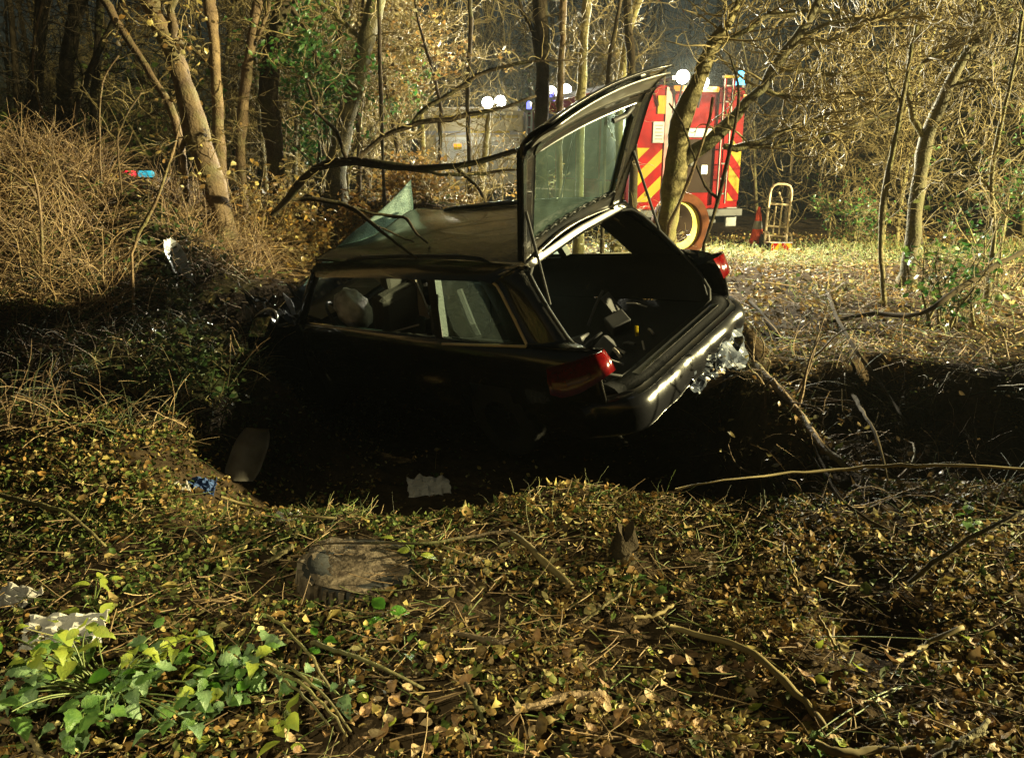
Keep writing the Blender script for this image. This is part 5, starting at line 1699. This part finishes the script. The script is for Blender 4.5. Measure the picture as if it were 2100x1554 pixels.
for k, (q, lb) in enumerate([
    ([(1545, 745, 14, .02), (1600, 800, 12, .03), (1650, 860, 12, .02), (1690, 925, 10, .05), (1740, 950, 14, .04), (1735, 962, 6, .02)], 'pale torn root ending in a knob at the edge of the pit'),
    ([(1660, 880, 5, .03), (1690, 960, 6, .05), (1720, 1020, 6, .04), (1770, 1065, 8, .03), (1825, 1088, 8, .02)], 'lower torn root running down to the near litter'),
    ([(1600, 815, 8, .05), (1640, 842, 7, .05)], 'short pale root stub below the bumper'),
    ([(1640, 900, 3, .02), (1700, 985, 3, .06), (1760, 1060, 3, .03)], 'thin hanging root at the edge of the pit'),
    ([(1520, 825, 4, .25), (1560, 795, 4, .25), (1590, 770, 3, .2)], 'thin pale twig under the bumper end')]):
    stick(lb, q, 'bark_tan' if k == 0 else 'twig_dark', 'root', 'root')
# the dark limb lying over the wreck's roof
tree('fallen dark limb crossing in front of the lit vehicles above the roof',
     [[(560, 440, 11, 9.3), (600, 395, 14, 8.9), (632, 358, 15, 8.5), (660, 338, 17, 8.2), (700, 330, 18, 7.8), (743, 328, 18, 7.7), (833, 347, 16, 7.6), (900, 347, 15, 7.5), (983, 333, 12, 7.4), (1033, 320, 11, 7.3), (1110, 290, 8, 7.2)],
      [(738, 322, 11, 7.7), (748, 300, 11, 7.7), (762, 286, 10, 7.7), (843, 257, 10, 7.7), (933, 240, 9, 7.7), (1033, 223, 7, 7.7), (1100, 197, 5, 7.7)],
      [(843, 257, 8, 7.7), (852, 235, 9, 7.7), (866, 219, 9, 7.7), (933, 190, 8, 7.7), (987, 147, 8, 7.7), (1067, 128, 6, 7.7), (1180, 122, 4, 7.7)],
      [(935, 345, 8, 7.4), (985, 388, 7, 7.2), (993, 420, 6, 7.1), (1040, 447, 4, 7.0)],
      [(830, 347, 6, 7.6), (920, 360, 7, 7.5), (1000, 355, 6, 7.5), (1075, 345, 4, 7.4)],
      [(710, 325, 9, 7.8), (690, 270, 9, 7.8), (650, 232, 7, 7.8), (630, 170, 5, 7.8)]],
     7.8, 'bark_dark', dict(n1=90, L1=.4, n2=200, L2=.22, r=.006, wig=.2, frm=0, t0=.1), cat='branch', name='fallen_branch', S=8, root=False, ground_base=False)
tree('forked black twig lying across the muddy roof of the wreck',
     [[(600, 410, 6, 6.2), (637, 407, 10, 6.2), (680, 413, 10, 6.2), (718, 422, 9, 6.2), (751, 447, 8, 6.0), (785, 477, 7, 5.9), (825, 510, 6, 5.8), (856, 530, 5, 5.75)],
      [(725, 425, 7, 6.2), (781, 444, 7, 6.2), (832, 442, 7, 6.2), (848, 474, 5, 6.1), (877, 499, 4, 6.05)],
      [(770, 462, 4, 6.0), (810, 480, 4, 6.0), (850, 498, 3, 6.0)]],
     6.2, 'bark_dark', None, cat='branch', name='fallen_branch', S=8, ground_base=False)
# near stems in front of the left mound
for lb, pl, d in [
    ('thin yellow stem forking low in front of the tan trunk', [(270, 520, 6), (286, 475, 8), (318, 420, 7), (342, 350, 6), (358, 300, 5), (366, 270, 4)], 6.4),
    ('pale upright weed stalk on the left mound', [(60, 720, 8), (88, 560, 7), (84, 450, 6), (78, 380, 5), (62, 340, 4)], 6.6),
    ('arching straw coloured bramble at the far left', [(-10, 335, 4), (50, 370, 5), (78, 410, 5), (82, 470, 5), (90, 560, 5)], 6.9),
    ('thin forked dead sapling on top of the mound', [(205, 330, 4), (204, 220, 4), (210, 165, 4), (230, 130, 3), (244, 115, 3)], 8.6),
    ('thin bare stem curving over the mound crest', [(243, 330, 4), (240, 280, 4), (262, 230, 4), (290, 190, 3)], 8.4),
    ('pale crooked stem at the left above the mound', [(110, 260, 5), (85, 230, 5), (66, 150, 5), (72, 70, 4), (88, 0, 4)], 9.2),
]:
    tree(lb, [pl], d, 'bark_tan', dict(n1=14, L1=.35, n2=24, L2=.2, r=.004, t0=.3), name='dead_stem', cat='stem', S=6, root=False)


# leafy plants at the lower left: every leaf a part
def leaf_proto(L, wd, teeth, fold, curl):
    n = 9
    V, F = [], []
    for i in range(n):
        t = i / (n - 1)
        wv = wd * .5 * (math.sin(math.pi * min(1, t * 1.02) ** .75) ** .85) * (1 + (teeth if i % 2 else -teeth))
        if i in (0, n - 1):
            wv = .001
        zc = curl * L * .35 * (t - .35) ** 2
        V += [(L * t, -wv, zc + fold * wv), (L * t, 0, zc), (L * t + (.0), wv, zc + fold * wv)]
    for i in range(n - 1):
        a_ = i * 3
        F += [(a_, a_ + 3, a_ + 4, a_ + 1), (a_ + 1, a_ + 4, a_ + 5, a_ + 2)]
    return np.array(V), F


M['leaf_green'] = mat('green_leaf', (.13, .23, .05), .42, noise=((.07, .15, .035), 38, 4), trans=.3, bump=.3, bscale=160)
M['leaf_grey'] = mat('greygreen_leaf', (.19, .28, .13), .45, noise=((.11, .19, .08), 38, 4), trans=.25, bump=.3, bscale=160)
M['leaf_yellow'] = mat('yellowgreen_leaf', (.36, .40, .06), .42, noise=((.26, .33, .05), 38, 4), trans=.4, bump=.25, bscale=160)
M['leaf_bright'] = mat('bright_leaf', (.10, .25, .025), .35, noise=((.06, .17, .02), 45, 4), trans=.35, bump=.25, bscale=160)
M['leaf_dry'] = mat('dry_leaf', (.36, .21, .09), .6, noise=((.20, .11, .05), 40, 5), trans=.15, bump=.4, bscale=90)
M['leaf_pale'] = mat('pale_dry_leaf', (.50, .37, .20), .6, noise=((.33, .22, .11), 40, 5), trans=.15, bump=.4, bscale=90)
M['stem_green'] = mat('green_stem', (.15, .19, .06), .5)
LP = {}
for k_, (L, wd, te, fo, cu, mm) in dict(a=(.064, .044, .13, .25, -.9, 'leaf_green'), b=(.060, .042, .14, .4, -2.2, 'leaf_grey'), g=(.070, .040, .12, -.2, -1.6, 'leaf_green'), h=(.048, .034, .15, .5, 1.2, 'leaf_grey'), y=(.055, .036, .12, .35, -2.6, 'leaf_yellow'), c=(.056, .036, .03, .2, -.7, 'leaf_yellow'), d=(.062, .036, .02, .3, -.8, 'leaf_bright'),
                                        e=(.045, .040, .0, .1, .4, 'leaf_grey')).items():
    V, F = leaf_proto(L, wd, te, fo, cu)
    me = bpy.data.meshes.new('leaf')
    me.from_pydata([tuple(v) for v in V], [], F)
    me.polygons.foreach_set('use_smooth', np.ones(len(me.polygons), bool))
    me.materials.append(M[mm])
    LP[k_] = me


def put_leaf(kind, p, direction, parent, origin, s=1., roll=0., pitch=0.):
    o = bpy.data.objects.new('leaf', LP[kind])
    COL.objects.link(o)
    o.parent = parent
    o.location = np.asarray(p) - origin
    o.rotation_euler = (roll, pitch, direction)
    o.scale = (s, s, s)
    return o


rp = random.Random(11)


def leafy(label, base_px, nodes, kinds, cat='plant', spread=1., s=1.):
    b = A(base_px[0], base_px[1], 0.0)
    t = empty('leafy_plant', label, cat, b, group=None)
    for (px, py, h, n, kk) in nodes:
        p = A(px, py, h)
        mid = (b + p) / 2 + np.array([rp.uniform(-.02, .02), rp.uniform(-.02, .02), .04 + h * .2])
        ts = np.linspace(0, 1, 9)[:, None]
        P = (1 - ts) ** 2 * b + 2 * ts * (1 - ts) * mid + ts ** 2 * p
        V, F = tubes(P[None], np.linspace(.0032, .0016, 9)[None], 6)
        mk('stem', V, F, M['stem_green'], t, origin=b, smooth=True)
        a0 = rp.uniform(0, 6.28)
        for i in range(n):
            a_ = a0 + i * 6.28 / n + rp.uniform(-.3, .3)
            off = np.array([math.cos(a_), math.sin(a_), 0]) * rp.uniform(.006, .03) * spread + np.array([0, 0, rp.uniform(-.015, .015)])
            put_leaf(rp.choice(kk), p + off, a_, t, b, s * 1.1 * rp.uniform(.55, 1.2), rp.uniform(-.6, .6), rp.uniform(-.35, .6))
    return t


nd = []
for i in range(58):
    px = 10 + 400 * ((i * .618034) % 1)
    py = 1300 + 195 * ((i * .7548777) % 1)
    nd.append((px, py, rp.uniform(.05, .22), 3, 'abgh' if i % 4 else 'yygd'))
leafy('big green toothed bramble clump filling the lower left corner', (230, 1440), nd, 'ab')
nd = []
for i in range(20):
    nd.append((390 + 150 * ((i * .618034) % 1), 1320 + 130 * ((i * .7548777) % 1), rp.uniform(.03, .11), 3, 'abgh' if i % 3 else 'dby'))
leafy('smaller dark green bramble clump right of the big clump', (470, 1420), nd, 'ab')
leafy('yellow green seedling standing over the bramble clump', (188, 1440), [(150, 1345, .20, 3, 'c'), (178, 1290, .24, 3, 'c'), (120, 1285, .22, 2, 'c'), (110, 1330, .16, 2, 'c'), (240, 1385, .14, 2, 'cd')], 'c', s=1.1)
leafy('small yellow green shoot above the white paper', (190, 1250), [(196, 1190, .13, 3, 'c'), (222, 1185, .13, 3, 'c'), (200, 1262, .07, 3, 'c'), (170, 1250, .06, 2, 'c')], 'c', s=1.0)
leafy('bright green two leaved sprig right of the bramble clump', (650, 1345), [(652, 1312, .09, 2, 'd'), (668, 1332, .07, 2, 'd')], 'd', s=1.)
leafy('low yellow green sprig at the bottom left', (590, 1500), [(592, 1460, .07, 3, 'c'), (585, 1520, .05, 3, 'c'), (410, 1535, .05, 2, 'c')], 'c')
leafy('round grey green leaf lying at the bottom left', (462, 1530), [(462, 1520, .04, 1, 'e')], 'e', s=1.3)
leafy('pale green sprig beside the bent grass stems', (700, 1430), [(705, 1410, .07, 3, 'b'), (560, 1375, .08, 3, 'b'), (620, 1395, .06, 3, 'ab')], 'b')
leafy('green two leaved sprig above the right end of the muddy wheel', (855, 1150), [(848, 1130, .08, 2, 'c'), (812, 1105, .08, 2, 'c')], 'c', s=1.1)
leafy('small green ivy sprig beside the centre stump', (1290, 1200), [(1240, 1165, .05, 3, 'a'), (1305, 1185, .05, 3, 'a'), (1345, 1200, .04, 3, 'a')], 'a', s=.9)
leafy('dark green sprig in the litter below the muddy wheel', (810, 1270), [(795, 1258, .04, 3, 'd'), (830, 1330, .03, 3, 'a'), (760, 1290, .03, 3, 'a')], 'a')
leafy('green tuft at the right edge of the dip', (1990, 1090), [(1985, 1062, .10, 4, 'a'), (1995, 1080, .06, 4, 'a')], 'a')
leafy('small bright green leaf near the dark hollow at right', (1870, 1400), [(1862, 1385, .03, 2, 'd'), (1650, 1520, .03, 3, 'a'), (1660, 1535, .03, 2, 'd')], 'd', s=.9)
leafy('yellow green torn sprig in the right foreground litter', (1490, 1320), [(1500, 1315, .03, 2, 'c'), (2000, 1320, .03, 2, 'c')], 'c')

# brush and hanging roots on the torn ridge right of the wreck
n = 46
yy = rng.uniform(3.9, 6.1, n)
xx = 1.78 + rng.normal(0, .16, n) + .28 * sm((yy - 5) / 1)
p0 = np.stack([xx, yy, H(xx, yy) - .02], -1)
st = grow(p0, nrm(np.stack([rng.normal(0, .8, n), rng.normal(-.3, .6, n), rng.uniform(.1, 1.2, n)], -1)), rng.uniform(.25, .75, n), 9, .16, -.09)
V0, F0 = tubes(st, np.linspace(.010, .003, 9)[None] * rng.uniform(.5, 1.6, n)[:, None], 5)
V1, F1, q_ = twig_mass(list(st), 130, .35, 420, .2, 500, .1, r=.0035, wig=.22, up=-.07, t0=.1)
rb = empty('root_tangle', 'dark tangle of torn roots and brush on the ridge beside the bumper', 'roots', p0.mean(0))
mk('root', V0, F0, M['bark_tan'], rb, origin=p0.mean(0), smooth=True)
mk('rootlets', V1, F1, M['twig_dark'], rb, origin=p0.mean(0), smooth=True, kind='stuff')
crown_leaves(q_, 380, .045, np.concatenate([BROWNS, BROWNS * .5]), rb, p0.mean(0))
n = 60
xx = rng.uniform(2.0, 4.2, n)
yy = rng.uniform(5.4, 6.7, n)
p0 = np.stack([xx, yy, H(xx, yy) - .02], -1)
st = grow(p0, nrm(np.stack([rng.normal(0, 1, n), rng.normal(-.5, .6, n), rng.uniform(.1, 1., n)], -1)), rng.uniform(.3, .9, n), 9, .14, -.07)
V0, F0 = tubes(st, np.linspace(.006, .002, 9)[None] * rng.uniform(.5, 1.6, n)[:, None], 5)
V1, F1, q_ = twig_mass(list(st), 160, .35, 420, .2, r=.0035, wig=.2, up=-.05, t0=.1)
rb = empty('bramble_tangle', 'bare bramble stems tangled along the far lip of the dark dip', 'bramble', p0.mean(0))
mk('stem', V0, F0, M['twig'], rb, origin=p0.mean(0), smooth=True)
mk('twigs', V1, F1, M['twig_dark'], rb, origin=p0.mean(0), smooth=True, kind='stuff')
crown_leaves(q_, 160, .045, np.concatenate([BROWNS, GREENS]), rb, p0.mean(0))

# old stump with leaves right of centre
sc0 = G(1278, 1150)
sp = empty('tree_stump', 'small rotten leaf covered stump at the edge of the shadow', 'stump', (sc0[0], sc0[1], sc0[2] - .02))
a, b = np.meshgrid(np.linspace(0, 2 * np.pi, 21), np.linspace(0, 1, 9), indexing='ij')
rr = .045 * (1.5 - .75 * b) * (1 + .18 * np.sin(3 * a + 2 * b) + .1 * np.sin(7 * a + 5 * b))
Q = np.stack([rr * np.cos(a), rr * np.sin(a), .16 * b * (1 + .25 * np.sin(2 * a + 1))], -1)
MB().grid(Q).build('wood', M['bark_dark'], sp, smooth=True)
MB().grid(np.stack([Q[:, -1], Q[:, -1] * np.array([.5, .5, .95]), Q[:, -1] * np.array([.02, .02, .88])], 1)).build('broken_top', M['bark_dark'], sp)
# seed head in the shadow
sh = A(893, 962, .0)
so = MB().tube([sh, sh + np.array([.005, .0, .08]), sh + np.array([.015, 0, .16])], .002, 5).build('seed_head', M['twig'], None, origin=None)
a, b = np.meshgrid(np.linspace(0, 2 * np.pi, 11), np.linspace(.03, 3.1, 7), indexing='ij')
MB().grid(sh + np.array([.015, 0, .17]) + .02 * np.stack([np.sin(b) * np.cos(a), np.sin(b) * np.sin(a), .7 * np.cos(b)], -1)).build('head', M['twig'], so, smooth=True)
tag(so, 'single dry seed head on a thin stalk before the wreck', 'plant')

# loose single leaves that show large at the bottom
LD = []
for k_, (L, wd, te, fo, cu, mm) in enumerate([(.052, .034, .05, .35, 2.2, 'leaf_dry'), (.046, .032, .08, .5, -2.5, 'leaf_dry'), (.050, .030, .06, .3, 3., 'leaf_pale'), (.040, .026, .03, .4, -1.5, 'leaf_pale'), (.044, .03, .06, .3, 1.6, 'leaf_yellow')]):
    V, F = leaf_proto(L, wd, te, fo, cu)
    me = bpy.data.meshes.new('fallen_leaf')
    me.from_pydata([tuple(v) for v in V], [], F)
    me.polygons.foreach_set('use_smooth', np.ones(len(me.polygons), bool))
    me.materials.append(M[mm])
    LD.append(me)
for i in range(260):
    px = 560 + 1540 * rp.random() ** .9
    py = 1290 + 264 * rp.random()
    k_ = rp.choice([0, 0, 1, 1, 2, 2, 3, 3, 4])
    p = A(px, py, rp.uniform(.03, .05))
    o = bpy.data.objects.new('fallen_leaf', LD[k_])
    COL.objects.link(o)
    o.location = p
    o.rotation_euler = (rp.uniform(-.7, .7), rp.uniform(-.5, .5), rp.uniform(0, 6.28))
    s = rp.uniform(.7, 1.2)
    o.scale = (s, s, s)
    tag(o, 'curled brown dry leaf lying loose on top of the near litter' if k_ < 2 else 'pale straw coloured dry leaf lying loose on the near litter' if k_ < 4 else 'yellow green fallen leaf lying on top of the near litter', 'leaf', 'brown leaves on the near litter' if k_ < 2 else 'pale leaves on the near litter' if k_ < 4 else 'yellow leaves on the near litter')

# thin night haze that the flood lamps light up
hm = bpy.data.materials.new('haze_air')
hm.use_nodes = True
t_ = hm.node_tree
t_.nodes.remove(t_.nodes['Principled BSDF'])
pv = t_.nodes.new('ShaderNodeVolumePrincipled')
pv.inputs['Density'].default_value = .00035
pv.inputs['Color'].default_value = (.86, .95, .88, 1)
pv.inputs['Anisotropy'].default_value = .3
t_.links.new(pv.outputs[0], t_.nodes['Material Output'].inputs['Volume'])
MB().box((0, 80, 9), (320, 300, 24)).build('haze', hm, None, kind='stuff')
